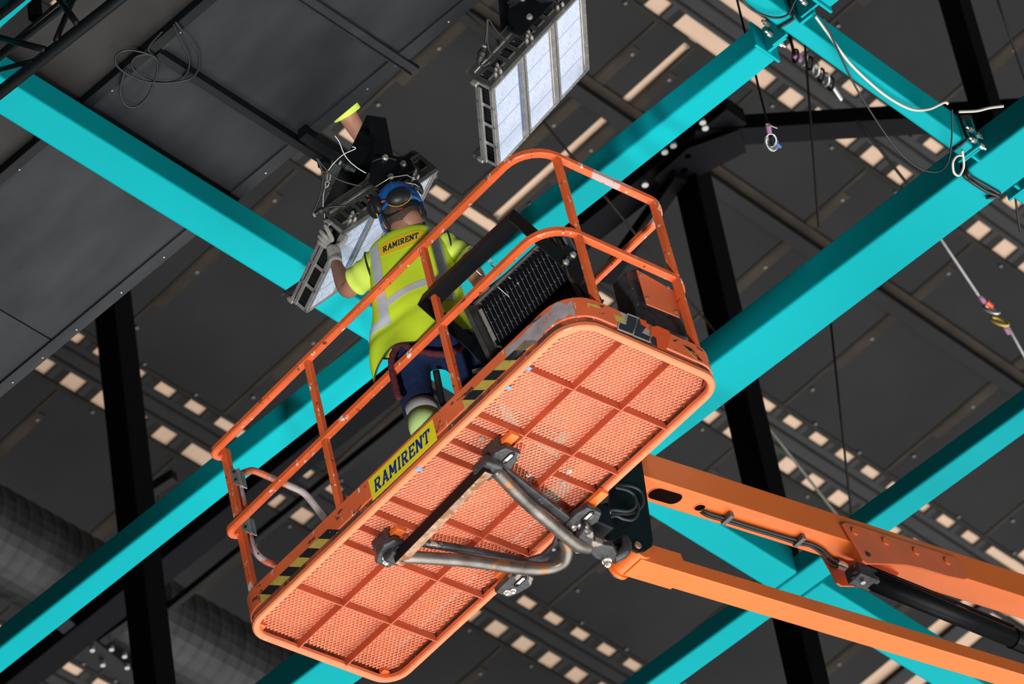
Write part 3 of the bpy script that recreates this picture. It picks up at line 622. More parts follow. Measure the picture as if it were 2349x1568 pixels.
# support frame below the deck
def PZ(x, y, z): return L(x, y, 2, z)
def clamp(cx, cy, flip, lbl):
    c = PZ(cx, cy, -.05); f = flip
    q = MB(); q.prism([c + V((a, b * f, 0)) for a, b in ((-.085, .05), (-.03, .075), (.04, .055), (.085, .03), (.085, -.055), (-.02, -.06), (-.085, -.04))], (0, 0, -.035))
    q.prism([c + V((a, b * f, .0)) for a, b in ((-.06, .045), (.055, .045), (.055, .062), (-.06, .062))], (0, 0, .06))
    o = q.build('clamp', m_blkcast, lift, bevel=.012)
    q = MB(); q.tube([c + V((-.04 + .022 * math.cos(a) + (.018 if math.cos(a) > 0 else -.018), -.0 * f + .013 * math.sin(a), -.037)) for a in [2 * PI * k / 14 for k in range(14)]], .003, 6, True); q.build('slot_rim', m_blk, o)
    q = MB(); q.bb(c + V((-.065, -.010, -.034)), c + V((-.018, .010, -.040))); q.build('slot_liner', m_zinc, o, bevel=.003)
    for dx, dy in ((.03, .012), (.052, -.008)):
        q = MB(); p = c + V((dx, dy * f, -.035)); q.cyl(p, p + V((0, 0, -.004)), .016, 14); q.cyl(p, p + V((0, 0, -.016)), .010, 6); q.build('bolt', m_zinc, o)
    return o
clamp(1150, 1048, 1, ''); clamp(895, 1258, 1, ''); clamp(1332, 1182, -1, ''); clamp(1178, 1330, -1, '')
for (x, y) in ((1160, 1008), (900, 1225), (1365, 1140), (1160, 1300)):
    c = PZ(x, y, .0); q = MB(); q.box(c + V((0, 0, -.012)), (.13, .05, .03)); q.build('mount_block', m_boom, lift, bevel=.006)
q = MB(); q.bar(PZ(1118, 1072, -.125), PZ(912, 1282, -.125), .045, .062); cb_ = q.build('cross_bar', m_blk, lift, bevel=.003); q = MB(); q.bar(PZ(1118, 1072, -.125) + V((0, 0, -.0325)), PZ(912, 1282, -.125) + V((0, 0, -.0325)), .042, .003); q.build('rusty_face', m_rust, cb_)
q = MB(); q.box(PZ(1118, 1072, -.10), (.11, .10, .06)); q.build('tube_socket', m_blkcast, lift, bevel=.015)
q = MB(); q.box(PZ(905, 1272, -.09), (.08, .09, .06)); q.build('tube_socket', m_blkcast, lift, bevel=.015)
q = MB(); q.tube(spline([PZ(1135, 1078, -.12), PZ(1205, 1150, -.13), PZ(1275, 1210, -.14), PZ(1322, 1248, -.14), PZ(1350, 1256, -.12)], 6), .030, 16); q.build('frame_tube', m_tube, lift, smooth=True)
q = MB(); q.tube(spline([PZ(918, 1276, -.13), PZ(1060, 1285, -.145), PZ(1190, 1302, -.155), PZ(1250, 1303, -.155), PZ(1290, 1290, -.15), PZ(1300, 1262, -.13), PZ(1292, 1235, -.10)], 8), .030, 16); q.build('frame_tube', m_tube, lift, smooth=True)
q = MB(); q.tube([PZ(945, 1240, -.07), PZ(1080, 1262, -.07), PZ(1215, 1290, -.07)], .021, 14); q.build('frame_tube', m_blkcast, lift, smooth=True)
q = MB(); q.bar(PZ(1150, 1075, -.07), PZ(1300, 1190, -.06), .05, .03); q.build('frame_strut', m_blkcast, lift, bevel=.006)
q = MB(); q.prism([PZ(x, y, -.10) for x, y in ((1208, 1285), (1243, 1275), (1268, 1250), (1278, 1225), (1296, 1226), (1302, 1246), (1275, 1266), (1255, 1287), (1238, 1289))], (0, 0, .02)); q.build('gusset', m_blkcast, lift, bevel=.003)
q = MB(); p = PZ(1270, 1258, -.102); q.cyl(p, p + V((0, 0, -.008)), .010, 8); q.build('bolt', m_zinc, lift)
q = MB(); q.prism([PZ(x, y, -.13) for x, y in ((1296, 1240), (1322, 1238), (1345, 1205), (1362, 1222), (1364, 1242), (1385, 1250), (1408, 1254), (1416, 1270), (1410, 1288), (1392, 1292), (1365, 1282), (1350, 1268), (1318, 1272))], (0, 0, .045)); q.build('hub_bracket', m_blkcast, lift, bevel=.010)
q = MB(); p = PZ(1391, 1283, -.13); q.cyl(p, p + V((0, 0, -.012)), .024, 16); q.cyl(p, p + V((0, 0, -.034)), .017, 6); q.cyl(p, p + V((0, 0, -.042)), .010, 10); q.build('hub_bolt', m_zinc, lift)
q = MB(); q.tube(spline([PZ(1405, 1278, -.03), PZ(1432, 1262, .0), PZ(1430, 1240, .06), PZ(1410, 1240, .08)], 5), .032, 14); q.build('rotator', m_blkcast, lift, smooth=True)
c = PZ(1415, 1255, .03); q = MB(); q.cyl(c + V((0, 0, -.0)), c + V((0, 0, .24)), .045, 24); q.build('rotator_drum', m_blk, lift, smooth=False)
c = PZ(1370, 1225, .0); q = MB(); q.box(c + V((0, .02, .06)), (.16, .12, .14)); q.build('rotator_housing', m_blk, lift, bevel=.01)
# upright plates of the jib head
XJ = 1.15
def plate(x, nm='head_plate'):
    q = MB(); pts = [L(px, py, 0, XJ - .05) for px, py in ((1405, 1040), (1470, 1040), (1482, 1120), (1498, 1236), (1496, 1252), (1482, 1262), (1464, 1266), (1448, 1258), (1440, 1238), (1424, 1232), (1412, 1238), (1398, 1240), (1398, 1150))]
    q.prism([p + V((x, 0, 0)) for p in pts], (.012, 0, 0)); return q.build(nm, m_blk, lift, bevel=.002)
hp = plate(.0)
p = L(1462, 1251, 0, XJ - .05); q = MB(); q.cyl(p, p + V((-.010, 0, 0)), .019, 16); q.build('pin', m_rust, hp)
# jib boxes (parallelogram arms)
a0, a1 = L(1490, 1095, 0, XJ), L(2350, 1368.7, 0, XJ); t0 = L(1679, 1100, 0, XJ)
dj = (a1 - a0).normalized(); up = V((0, 0, 1)); upj = (up - dj * up.dot(dj)).normalized()
hj = (t0 - a0).dot(upj); wj = .150
A0 = a0 - dj * .42; A1 = a1 + dj * 2.2
def jbox(s0, s1, x0, x1, z0, z1, base, nm, m, bevel=.004, par=None):
    q = MB(); P = [base + dj * s0 + V((x, 0, 0)) + upj * z for x in (x0, x1) for z in (z0, z1)]; 
    q.prism([P[0], P[1], P[3], P[2]], dj * (s1 - s0)); return q.build(nm, m, par or lift, bevel=bevel)
ub = jbox(0, (A1 - A0).length, 0, wj, 0, hj, A0, 'upper_jib_arm', m_boom, .006)
l0, l1 = L(1470, 1283, 0, XJ), L(1649 + 2349 / 3.35, 1100 + 1500 / 3.35, 0, XJ); tl = L(1649, 1100 + 720 / 3.35, 0, XJ)
djl = (l1 - l0).normalized(); hl = .085
lw = .118
def lbox(s0, s1, x0, x1, z0, z1, nm, m, bevel=.004, par=None):
    q = MB(); P = [l0 + djl * s0 + V((x, 0, 0)) + upj * z for x in (x0, x1) for z in (z0, z1)]
    q.prism([P[0], P[1], P[3], P[2]], djl * (s1 - s0)); return q.build(nm, m, par or lift, bevel=bevel)
lb_ = lbox(.02, (l1 - l0).length + 2.2, 0, lw, 0, hl, 'lower_jib_arm', m_boom, .005)
lbox(-.005, .31, -.006, lw + .006, -.006, .118, 'arm_head', m_boom, .004)
q = MB(); p = l0 + V((lw / 2, -.0, .055)); q.cyl(p + V((-.085, .01, 0)), p + V((.085, .01, 0)), .054, 24); q.cyl(p + V((-.092, .01, 0)), p + V((-.078, .01, 0)), .066, 24); q.cyl(p + V((.072, .01, 0)), p + V((.09, .01, 0)), .066, 24); q.build('pivot_sleeve', m_boom, lift)
q = MB(); q.cyl(p + V((.095, .01, 0)), p + V((.11, .01, 0)), .045, 20); q.cyl(p + V((-.105, .01, 0)), p + V((-.09, .01, 0)), .028, 20); q.build('pivot_pin', m_blkcast, lift)
# painted openings, hoses and clips on the underside of the upper arm
ZJ = lambda px, py, d=0.0: (lambda r, o: o + r * (((A0 - o).dot(upj) - d) / r.dot(upj)))(BM.transposed() @ ray(px, py), BM.transposed() @ (EYE - OB))
def oval(c1, c2, r, d, m, nm, par):
    a, b = ZJ(*c1, d), ZJ(*c2, d); u = (b - a).normalized(); v = upj.cross(u); P = []
    for k in range(9): t = PI / 2 + PI * k / 8; P.append(a + u * r * math.cos(t) + v * r * math.sin(t))
    for k in range(9): t = -PI / 2 + PI * k / 8; P.append(b + u * r * math.cos(t) + v * r * math.sin(t))
    q = MB(); q.prism(P, upj * -.0012); return q.build(nm, m, par), P
m_hole = mat('opening_shade', (.008, .004, .003), .9, spec=0)  # near-black ovals paint the shade inside the arm's openings; nothing is cut
_, P1_ = oval((1505, 1131), (1546, 1143), .044, .0005, m_hole, 'slot_shade', ub)
q = MB(); q.tube(P1_, .0035, 6, True); q.build('slot_rim', m_boom, ub, smooth=True)
_, P2_ = oval((1603, 1163), (1607, 1164), .026, .0005, m_hole, 'hose_hole_shade', ub)
q = MB(); q.tube(P2_, .004, 6, True); q.build('hose_rim', m_boom, ub, smooth=True)
c0_, c1_ = L(1490, 1090, 0, XJ), L(1560, 1110, 0, XJ)
hs1 = [(1602, 1160), (1625, 1176), (1660, 1187), (1720, 1206), (1780, 1224), (1835, 1240), (1865, 1248), (1890, 1262), (1908, 1280), (1922, 1286)]
hs2 = [(1600, 1166), (1622, 1182), (1660, 1193), (1720, 1212), (1780, 1230), (1830, 1246), (1860, 1252), (1884, 1268), (1900, 1288), (1920, 1298)]
for h in (hs1, hs2):
    q = MB(); q.tube(spline([ZJ(*p, .016 if 0 < i else -.02) for i, p in enumerate(h)], 6), .0085, 10); q.build('hydraulic_hose', m_rub, lift, smooth=True)
    q = MB(); a, b = ZJ(*h[-1], .016), ZJ(h[-1][0] + 24, h[-1][1] + 10, .016); q.cyl(a, b, .013, 10); q.cyl(b, b + (b - a) * .5, .017, 6); q.build('hose_fitting', m_zinc, lift)
for (x, y) in ((1668, 1188), (1833, 1239)):
    c_ = ZJ(x, y, .018); q = MB(); q.box(c_, (.075, .026, .034)); q.build('hose_clip', m_clip, lift, bevel=.003)
# bright ridge plate pads and the bolted side gusset with four bosses
gz = lambda x, y: L(1649 + x / 3.35, 1100 + y / 3.35, 0, XJ - .004)
gpts = [gz(x, y) for x, y in ((935, 345), (960, 335), (1010, 345), (1790, 598), (1840, 625), (1910, 735), (1900, 768), (1870, 772), (1740, 745), (1560, 690), (1430, 662), (1290, 655), (1130, 652), (1095, 630), (1060, 560))]
q = MB(); q.prism(gpts, (-.010, 0, 0)); gu = q.build('side_gusset', m_plate, lift, bevel=.003)
for x, y in ((1030, 408), (1268, 483), (1503, 560), (1742, 635)):
    p = gz(x, y) + V((-.010, 0, 0)); q = MB(); q.cyl(p, p + V((-.007, 0, 0)), .022, 20); q.build('boss', m_boom, gu, bevel=.002)
p = gz(1136, 586) + V((-.010, 0, 0)); q = MB(); q.cyl(p, p + V((-.008, 0, 0)), .014, 16); q.build('pin', m_blkcast, gu)
q = MB(); q.prism([g + V((.18, 0, 0)) for g in gpts], (.012, 0, 0)); q.build('side_gusset', m_plate, lift, bevel=.003)
q = MB(); q.prism([L(1649 + x / 3.35, 1100 + y / 3.35, 0, XJ + .1) for x, y in ((950, 620), (1000, 650), (1060, 820), (1140, 838), (1290, 838), (1400, 700), (1300, 600))], (.01, 0, 0)); q.build('lug_plate', m_plate, lift, bevel=.003)
# cylinder between the arms
XC = XJ + .055
cy = lambda x, y: L(1649 + x / 3.35, 1100 + y / 3.35, 0, XC)
ca, cb = cy(1020, 710), cy(2255, 1215); cdv = (cb - ca).normalized()
q = MB(); q.cyl(ca + cdv * .12, cb, .050, 28); q.build('jib_cylinder', m_blk, lift, smooth=True)
q = MB(); q.bar(ca - cdv * .0, ca + cdv * .15, .095, .088, (0, 0, 1)); q.build('cylinder_head', m_blkcast, lift, bevel=.012)
q = MB(); q.cyl(cb, cb + cdv * .5, .056, 28); q.build('cylinder_end', m_blk, lift, smooth=False)
q = MB(); q.tube([ca + cdv * .1 + V((-.03, 0, .055)), ca + cdv * .5 + V((-.03, 0, .060)), cb + V((-.03, 0, .056))], .009, 8); q.build('cylinder_pipe', m_blk, lift, smooth=True)
for x, y in ((1045, 705), (1033, 747), (1108, 786)):
    p = L(1649 + x / 3.35, 1100 + y / 3.35, 2, ca.z - .056); q = MB(); q.cyl(p, p + V((0, 0, -.006)), .013, 14); q.build('bolt', m_alu if x == 1108 else m_blk, lift)
# hose loop at the rotator
for k, hp_ in enumerate(([(1385, 1172), (1400, 1176), (1420, 1178), (1445, 1178), (1466, 1168), (1476, 1150), (1470, 1128), (1450, 1116), (1420, 1113), (1395, 1118)],
                        [(1352, 1208), (1375, 1205), (1390, 1192), (1410, 1183), (1430, 1190), (1450, 1192), (1462, 1180), (1464, 1160), (1452, 1135), (1435, 1122), (1410, 1116)],
                        [(1375, 1190), (1400, 1170), (1440, 1172), (1458, 1160), (1456, 1138), (1440, 1125), (1412, 1118)])):
    q = MB(); q.tube(spline([L(x, y, 0, XJ - .066 - .012 * k) for x, y in hp_], 6), .0075, 10); q.build('hydraulic_hose', mat('dusty_hose', (.035, .038, .042), .4) if k == 0 else bpy.data.materials['dusty_hose'], lift, smooth=True)
for (a, b) in (((1385, 1172), (1398, 1176)), ((1352, 1208), (1372, 1206)), ((1366, 1188), (1376, 1180))):
    q = MB(); q.cyl(L(*a, 0, XJ - .07), L(*b, 0, XJ - .07), .010, 10); q.build('hose_fitting', m_zinc, lift)

# ------------------------------------------------------------------ three panel floodlights
def floodlight(name, label, T, M, sc, ya, yb, frontlit=True, yoke=(.45, .28, .31)):
    t = thing(name, label, 'floodlight', T, M, 'three panel floodlights', sc)
    LL, HH, DD = .77, .59, .10; w_ = .25
    for i in range(3):
        x0 = i * .26
        q = MB()
        for (a, b) in (((x0, 0), (x0 + w_, .014)), ((x0, HH - .014), (x0 + w_, HH)), ((x0, .014), (x0 + .012, HH - .014)), ((x0 + w_ - .024, .014), (x0 + w_, HH - .014))):
            q.bb((a[0], a[1], -.006), (b[0], b[1], .012))
        q.bb((x0, 0, .012), (x0 + w_, .004, .05)); q.bb((x0, HH - .004, .012), (x0 + w_, HH, .05))
        q.mi = 1
        for k in range(8):
            for xx in (x0 + .006, x0 + w_ - .008): q.cyl((xx, .03 + k * .075, -.006), (xx, .03 + k * .075, -.0095), .0035, 6)
        for k in range(4):
            for yy in (.007, HH - .007): q.cyl((x0 + .03 + k * .06, yy, -.006), (x0 + .03 + k * .06, yy, -.0095), .0035, 6)
        q.build('panel_frame', [m_alu, m_zinc], t)
        q = MB(); q.bb((x0 + .012, .014, .0), (x0 + w_ - .046, HH - .014, .006)); q.mi = 1
        for r in range(30):                          # LED rows
            yy = .030 + r * .0182
            if r % 8 == 7: continue
            for c in range(12):
                if (c + (r // 2)) % 6 == 5: continue
                xx = x0 + .026 + c * .0152 + (r % 2) * .004
                q.cyl((xx, yy, .0), (xx, yy, -.0022), .0034, 5, .002)
        q.mi = 2
        for r in (7, 15, 23): q.bb((x0 + .014, .030 + r * .0182 - .003, 0), (x0 + w_ - .048, .030 + r * .0182 + .003, -.0006))
        q.build('lens', [m_lens, m_led, m_seam], t)
        q = MB(); q.bb((x0 + w_ - .046, .014, .002), (x0 + w_ - .024, HH - .014, .008)); q.build('wire_channel', m_alu, t)
        q = MB(); q.tube(spline([(x0 + w_ - .036, .03 + .05 * k, -.001 - .002 * (k % 2)) if k % 2 else (x0 + w_ - .031, .03 + .05 * k, 0) for k in range(11)], 4), .002, 5); q.build('wire', m_whitec if i != 0 else m_blue, t, smooth=True)
        q = MB()
        nf = 22
        for k in range(nf):                          # heat sink fins
            y = .012 + k * (HH - .024) / (nf - 1)
            q.mi = 0; q.bb((x0 + .008, y - .0015, .014), (x0 + w_ - .008, y + .0015, DD))
            q.mi = 1; q.bb((x0 + .008, y - .0009, DD), (x0 + w_ - .045, y + .0009, DD + .001))
            for xx in (.05, .12, .18): q.cyl((x0 + xx, y, DD - .01), (x0 + xx, y, DD + .001), .0030, 6)
        q.mi = 0; q.bb((x0 + .004, .004, .012), (x0 + w_ - .004, HH - .004, .022))
        q.build('heat_sink', [m_fin, m_fglint], t)
    # ends: perforated strips, bars and cable glands
    for x in (-.004, LL + .001):
        q = MB(); q.bb((x - .003, .0, .0), (x + .003, HH, .018)); q.bb((x - .003, .0, .088), (x + .003, HH, .104))
        for k in range(5): yy = .0 + k * (HH - .02) / 4; q.bb((x - .003, yy, .0), (x + .003, yy + .02, .104))
        q.build('end_bracket', m_alu, t, bevel=.0015)
    q = MB(); q.bb((LL + .004, .0, .0), (LL + .007, HH, .115)); q.build('end_plate', m_dalu, t, bevel=.001)
    q = MB(); q.bb((.55, HH - .030, DD + .001), (LL - .04, HH - .008, DD + .006)); q.bb((.55, HH - .023, DD + .006), (LL - .04, HH - .021, DD + .009)); q.bb((.55, HH - .016, DD + .006), (LL - .04, HH - .014, DD + .009)); q.build('fin_cover', m_zinc, t)
    q = MB(); q.bb((-.020, .03, .060), (-.006, HH - .01, .078)); q.build('end_bar', m_alu, t, bevel=.002)
    for x, y in ((-.012, .012), (-.012, HH - .01)):
        q = MB(); q.box((x, y, .095), (.03, .022, .03)); q.build('corner_clip', m_zinc, t, bevel=.004)
        for d in (-.007, .007): q2 = MB(); q2.cyl((x + d, y, .11), (x + d, y, .117), .005, 6); q2.build('clip_bolt', m_zinc, t)
    for y, s in ((0, -1), (HH, 1)):
        q = MB(); q.bb((0, y, .010), (LL, y + s * .004, .036))
        for k in range(10): q.bb((k * .0825, y, .036), (k * .0825 + .028, y + s * .004, .10))
        q.bb((0, y, .10), (LL, y + s * .004, .16)); q.bb((0, y, .156), (LL, y + s * .03, .16)); q.build('side_rail', m_dalu, t, bevel=.001)
        for i in range(3):
            for (dx, dz) in ((.07, .02), (.095, .035), (.10, .012), (.12, .045)):
                q = MB(); p = V((i * .26 + dx, y, dz + .01)); q.cyl(p, p + V((0, s * .022, 0)), .009, 12); q.cyl(p + V((0, s * .022, 0)), p + V((0, s * .03, 0)), .006, 12); q.build('cable_gland', m_zinc, t)
        q = MB(); q.tube([(0.02, y + s * .012, .125), (LL - .02, y + s * .012, .125)], .010, 10); q.build('conduit', m_dalu, t, smooth=True)
    # yoke: flat bar bow from pivot plates
    p0, ya_, yb_ = yoke; py = (p0, .11); c = V((p0 + ya_, 0, .11 + yb_)); piv = V((p0, 0, .11)); d = (c - piv).normalized(); n = V((d.z, 0, -d.x)); HW = .052
    y0, y1 = -.045, HH + .045
    q = MB(); th = .007
    for y in (y0, y1):
        q.prism([piv + d * .10 + n * -HW + V((0, y, 0)), piv + d * .10 + n * HW + V((0, y, 0)), c + n * HW + V((0, y, 0)), c - n * HW + V((0, y, 0))], (0, th, 0))
        q.prism([V((p0 - .12, y, .05)), V((p0 + .16, y, .05)), V((p0 + .20, y, .12)), piv + d * .14 + n * HW + V((0, y, 0)), piv + d * .14 - n * HW + V((0, y, 0)), V((p0 - .13, y, .13))], (0, th, 0))
    q.prism([c + n * HW + V((0, y0, 0)), c - n * HW + V((0, y0, 0)), c - n * HW + V((0, y1 + th, 0)), c + n * HW + V((0, y1 + th, 0))], d * th)
    q.prism([c + n * HW + V((0, y0, 0)), c + n * HW + V((0, y1 + th, 0)), c + n * HW - d * .085 + V((0, y1 + th, 0)), c + n * HW - d * .085 + V((0, y0, 0))], n * -th)
    yk = q.build('yoke', m_blk, t, bevel=.004)
    for y, s in ((y0, -1), (y1 + th, 1)):
        for dx, dz in ((0, 0), (.13, .02), (.08, .10)):
            q = MB(); p = V((p0 + dx, y, .11 + dz - .02)); q.cyl(p, p + V((0, s * .004, 0)), .017, 14); q.cyl(p, p + V((0, s * .016, 0)), .012, 10); q.build('yoke_bolt', m_zinc, yk)
        pts = [V((p0 + .10 * math.cos(a) * 1.3, y + s * .0008, .11 + .10 * math.sin(a))) for a in [PI * k / 16 for k in range(2, 9)]]
        q = MB(); q.tube(pts, .0035, 6); q.build('yoke_slot', m_dalu, yk)
    return t
M1 = Matrix(((-0.3371, 0.8995, 0.2781), (-0.6206, -0.4344, 0.6528), (0.708, 0.0475, 0.7046)))
M2 = Matrix(((-0.5695, 0.6463, 0.508), (-0.395, -0.7571, 0.5204), (0.7209, 0.0957, 0.6864)))
M3 = Matrix(((0.01046267, 0.99231329, 0.12330802), (0.3761876, -0.11816157, 0.91897809), (0.92648444, 0.03677198, -0.37453224)))
EY = EYE
k1 = .991; floodlight('floodlight', 'pale three panel floodlight the worker is holding up with a gloved hand', EY + V((10.8836, -13.3925, 17.5294)) * k1, M1, k1, 0, 0, True, (.46, .27, .29))
floodlight('floodlight', 'three panel floodlight hanging at top centre, panels facing down', EY + V((9.9371, -13.5168, 17.8447)), M2, 1, 0, 0, True, (.44, .22, .28))
k3 = .976; floodlight('floodlight', 'floodlight lying in the basket with black fins and yoke toward the viewer', EY + V((9.79891066, -13.9972293, 16.13231266)) * k3, M3, k3, 0, 0, False, (.47, .335, .30))

# ------------------------------------------------------------------ wires and connectors at the lamps
def Dp(x, y, d): return EYE + ray(x, y) * d
dd_ = lambda seq, d: [Dp(x, y, d) for x, y in seq]
dl = 24.15
def connector(label, a, b, d=dl):
    a, b = Dp(*a, d), Dp(*b, d); t = thing('cable_connector', label, 'connector', a); u = (b - a)
    q = MB(); q.tube([V((0, 0, 0)), u * .3, u * .35, u * .6, u * .65, u], lambda i, t_: (.010, .016, .020, .020, .015, .012)[i], 12); q.build('body', m_rub, t, smooth=False)
    q = MB(); q.cyl(u * -.12, u * .02, .012, 12); q.build('collar', mat('grey_collar', (.18, .22, .22), .5), t); return t
connector('black connector dangling left of the held lamp', (722, 492), (752, 476)); connector('black connector in front of the lamp bracket', (782, 374), (815, 392)); connector('black connector hanging left of the three panel lamp', (1110, 108), (1098, 140), 24.4)
cable('power_cable', 'black cable from the arm end down to the dangling connector', dd_([(726, 362), (737, 385), (741, 410), (734, 450), (722, 480), (716, 490)], dl), .006)
cable('power_cable', 'black cable from the dangling connector to the black bracket', dd_([(750, 476), (770, 473), (795, 473)], dl), .005)
cable('power_cable', 'black cable curving from the arm end to the lamp bracket', dd_([(728, 362), (745, 385), (770, 408), (800, 420), (830, 427)], dl), .005)
cable('power_cable', 'pair of black cables hanging beside the three panel lamp', dd_([(1118, 42), (1116, 75), (1113, 100)], 24.4), .006)
cable('power_cable', 'black cable looping behind the three panel lamp', dd_([(1119, 42), (1118, 90), (1122, 115), (1132, 128)], 24.4), .006)
cable('power_cable', 'black cable from the beam end to the three panel lamp', dd_([(1120, 42), (1140, 72), (1162, 94)], 24.4), .005)
cable('power_cable', 'short cable tail under the hanging connector at top centre', dd_([(1098, 140), (1102, 150), (1115, 148), (1125, 140)], 24.4), .006)
cable('safety_wire', 'thin steel safety wire with a hook end above the lamp', dd_([(768, 311), (778, 325), (788, 350), (800, 368), (820, 385), (840, 397)], dl), .0028, m_wire)
cable('safety_wire', 'bent steel wire hook beside the arm end', dd_([(750, 395), (765, 375), (788, 354), (815, 341), (808, 336)], dl), .0028, m_wire)
t = thing('safety_wire', 'steel safety wire with snap hook and thimble, hanging to the gloved hand', 'wire', Dp(754, 402, dl)); o_ = t.location
q = MB(); q.tube([Dp(x, y, dl) - o_ for x, y in ((747, 425), (742, 445), (741, 470), (745, 500))], .0022, 6); q.build('wire', m_wire, t, smooth=True)
q = MB(); q.tube([Dp(x, y, dl) - o_ for x, y in ((747, 416), (756, 419), (753, 425), (748, 431), (746, 422))], .003, 6, True); q.build('thimble', m_wire, t)
q = MB(); q.tube([Dp(x, y, dl) - o_ for x, y in ((751, 399), (758, 400), (757, 412), (752, 416), (750, 410))], .0035, 6, True); q.build('snap_hook', m_alu, t)
d3 = 23.45
cable('safety_wire', 'white wire looped over the yoke of the lamp in the basket', dd_([(1083, 565), (1074, 575), (1075, 590), (1085, 610), (1100, 627), (1122, 643)], d3), .0035, m_zinc)
cable('safety_wire', 'thin slack wire across the fins of the lamp in the basket', dd_([(1142, 658), (1165, 678), (1190, 700), (1215, 712)], 23.35), .0022, m_wire)
cable('safety_wire', 'second thin wire above the slack one across the fins', dd_([(1166, 635), (1185, 648), (1203, 662)], 23.35), .0022, m_wire)
cable('safety_wire', 'small wire eye between the yoke and the top rail', dd_([(1120, 600), (1126, 595), (1130, 604), (1124, 606), (1136, 614), (1142, 617)], 23.6), .003, m_wire)
# ------------------------------------------------------------------ the worker, in basket axes
B_ = lambda x, y, z: L(x, y, 2, z)
def skin(name, nodes, edges, m, parent, sub=2, root=0):
    me = bpy.data.meshes.new(name); me.from_pydata([tuple(n[0]) for n in nodes], edges, []); me.materials.append(m)
    o = bpy.data.objects.new(name, me); C.objects.link(o); o.parent = parent
    md = o.modifiers.new('skin', 'SKIN'); md.use_smooth_shade = True
    for i, n in enumerate(nodes):
        r = n[1] if isinstance(n[1], tuple) else (n[1], n[1]); me.skin_vertices[0].data[i].radius = r
        me.skin_vertices[0].data[i].use_root = (i == root)
    q = o.modifiers.new('sub', 'SUBSURF'); q.levels = q.render_levels = sub
    return o
wk = thing('person', 'worker in a blue helmet and yellow high visibility vest reaching up from the basket', 'person', OB, BM)
shL, shR = B_(842, 606, 1.40), B_(1034, 556, 1.40)
sv = (shR - shL).normalized(); nb = V((-sv.y, sv.x, 0)).normalized()
if (BM @ nb).y < 0: nb = -nb                         # back of the worker, toward the viewer
cen = (shL + shR) / 2
hc = B_(921, 490, 1.63); nk = B_(926, 530, 1.50); pel = cen + V((0, 0, -.52)) + sv * -.02
elL = B_(798, 672, 1.37); wrL = B_(769, 600, 1.64); elR = B_(1098, 640, 1.15); wrR = B_(1118, 690, 1.10)
def BP(px, py, d=0.0):                               # point of the worker's own frontal plane
    r = BM.transposed() @ ray(px, py); o = BM.transposed() @ (EYE - OB); c = cen + nb * d; return o + r * ((c - o).dot(nb) / r.dot(nb))
hipL, hipR = pel - sv * .10, pel + sv * .10
knL = BP(955, 905, -.03); knR = BP(1090, 865, -.04); anL = BP(985, 1015, .03); anL.z = .13; anR = BP(1120, 960, .0); anR.z = .13
toeL = anL - nb * .16 + V((0, 0, -.05)); toeR = anR - nb * .16 + V((0, 0, -.05))
body = skin('body', [(pel, (.10, .08)), (pel.lerp(cen, .5), (.09, .07)), (cen + V((0, 0, -.06)), (.085, .07)), (nk, (.058, .058)), (hc + V((0, 0, -.03)), (.085, .09)), (hc + V((0, 0, .04)), (.09, .10)),
                     (shL, (.055, .055)), (shL.lerp(elL, .55), (.050, .050)), (elL, (.046, .044)), (elL.lerp(wrL, .35), (.047, .044)), (wrL, (.030, .026)),
                     (shR, (.055, .055)), (shR.lerp(elR, .55), (.050, .050)), (elR, (.044, .042)), (elR.lerp(wrR, .4), (.040, .038)), (wrR, (.03, .026)),
                     (hipL, (.10, .10)), (knL, (.062, .062)), (anL, (.045, .045)), (hipR, (.10, .10)), (knR, (.062, .062)), (anR, (.045, .045)), (toeL, (.045, .03)), (toeR, (.045, .03))],
            [(0, 1), (1, 2), (2, 3), (3, 4), (4, 5), (2, 6), (6, 7), (7, 8), (8, 9), (9, 10), (2, 11), (11, 12), (12, 13), (13, 14), (14, 15), (0, 16), (16, 17), (17, 18), (0, 19), (19, 20), (20, 21), (18, 22), (21, 23)], m_skin, wk)
HM = Matrix((sv, nb, V((0, 0, 1)))).transposed()
tilt = Matrix.Rotation(.10, 3, nb); HM2 = tilt @ HM
# head details: ear, hair, face side features
q = MB(); q.ell(hc + HM @ V((-.004, .012, -.020)), (.092, .104, .108), HM2, 20, 12); q.build('hair', m_hair, wk, smooth=True)
q = MB(); q.ell(hc + HM @ V((.024, .004, -.075)), (.070, .082, .080), HM2, 20, 12); q.build('nape', m_skin, body, smooth=True)
for s in (1, -1):
    q = MB(); q.ell(hc + HM @ V((s * .088, .0, -.035)), (.012, .022, .034), HM2, 12, 8); q.build('ear', m_skin, body, smooth=True)
q = MB(); q.ell(hc + HM @ V((0, -.105, -.03)), (.013, .02, .024), HM2, 10, 8); q.build('nose', m_skin, body, smooth=True)
for s in (1, -1):
    q = MB(); q.ell(hc + HM @ V((s * .032, -.084, .0)), (.014, .012, .010), HM2, 10, 8); q.build('eye', m_tape, body, smooth=True)
q = MB(); q.ell(hc + HM @ V((0, -.086, -.075)), (.026, .012, .009), HM2, 10, 8); q.build('mouth', mat('lips', (.3, .1, .08), .5), body, smooth=True)
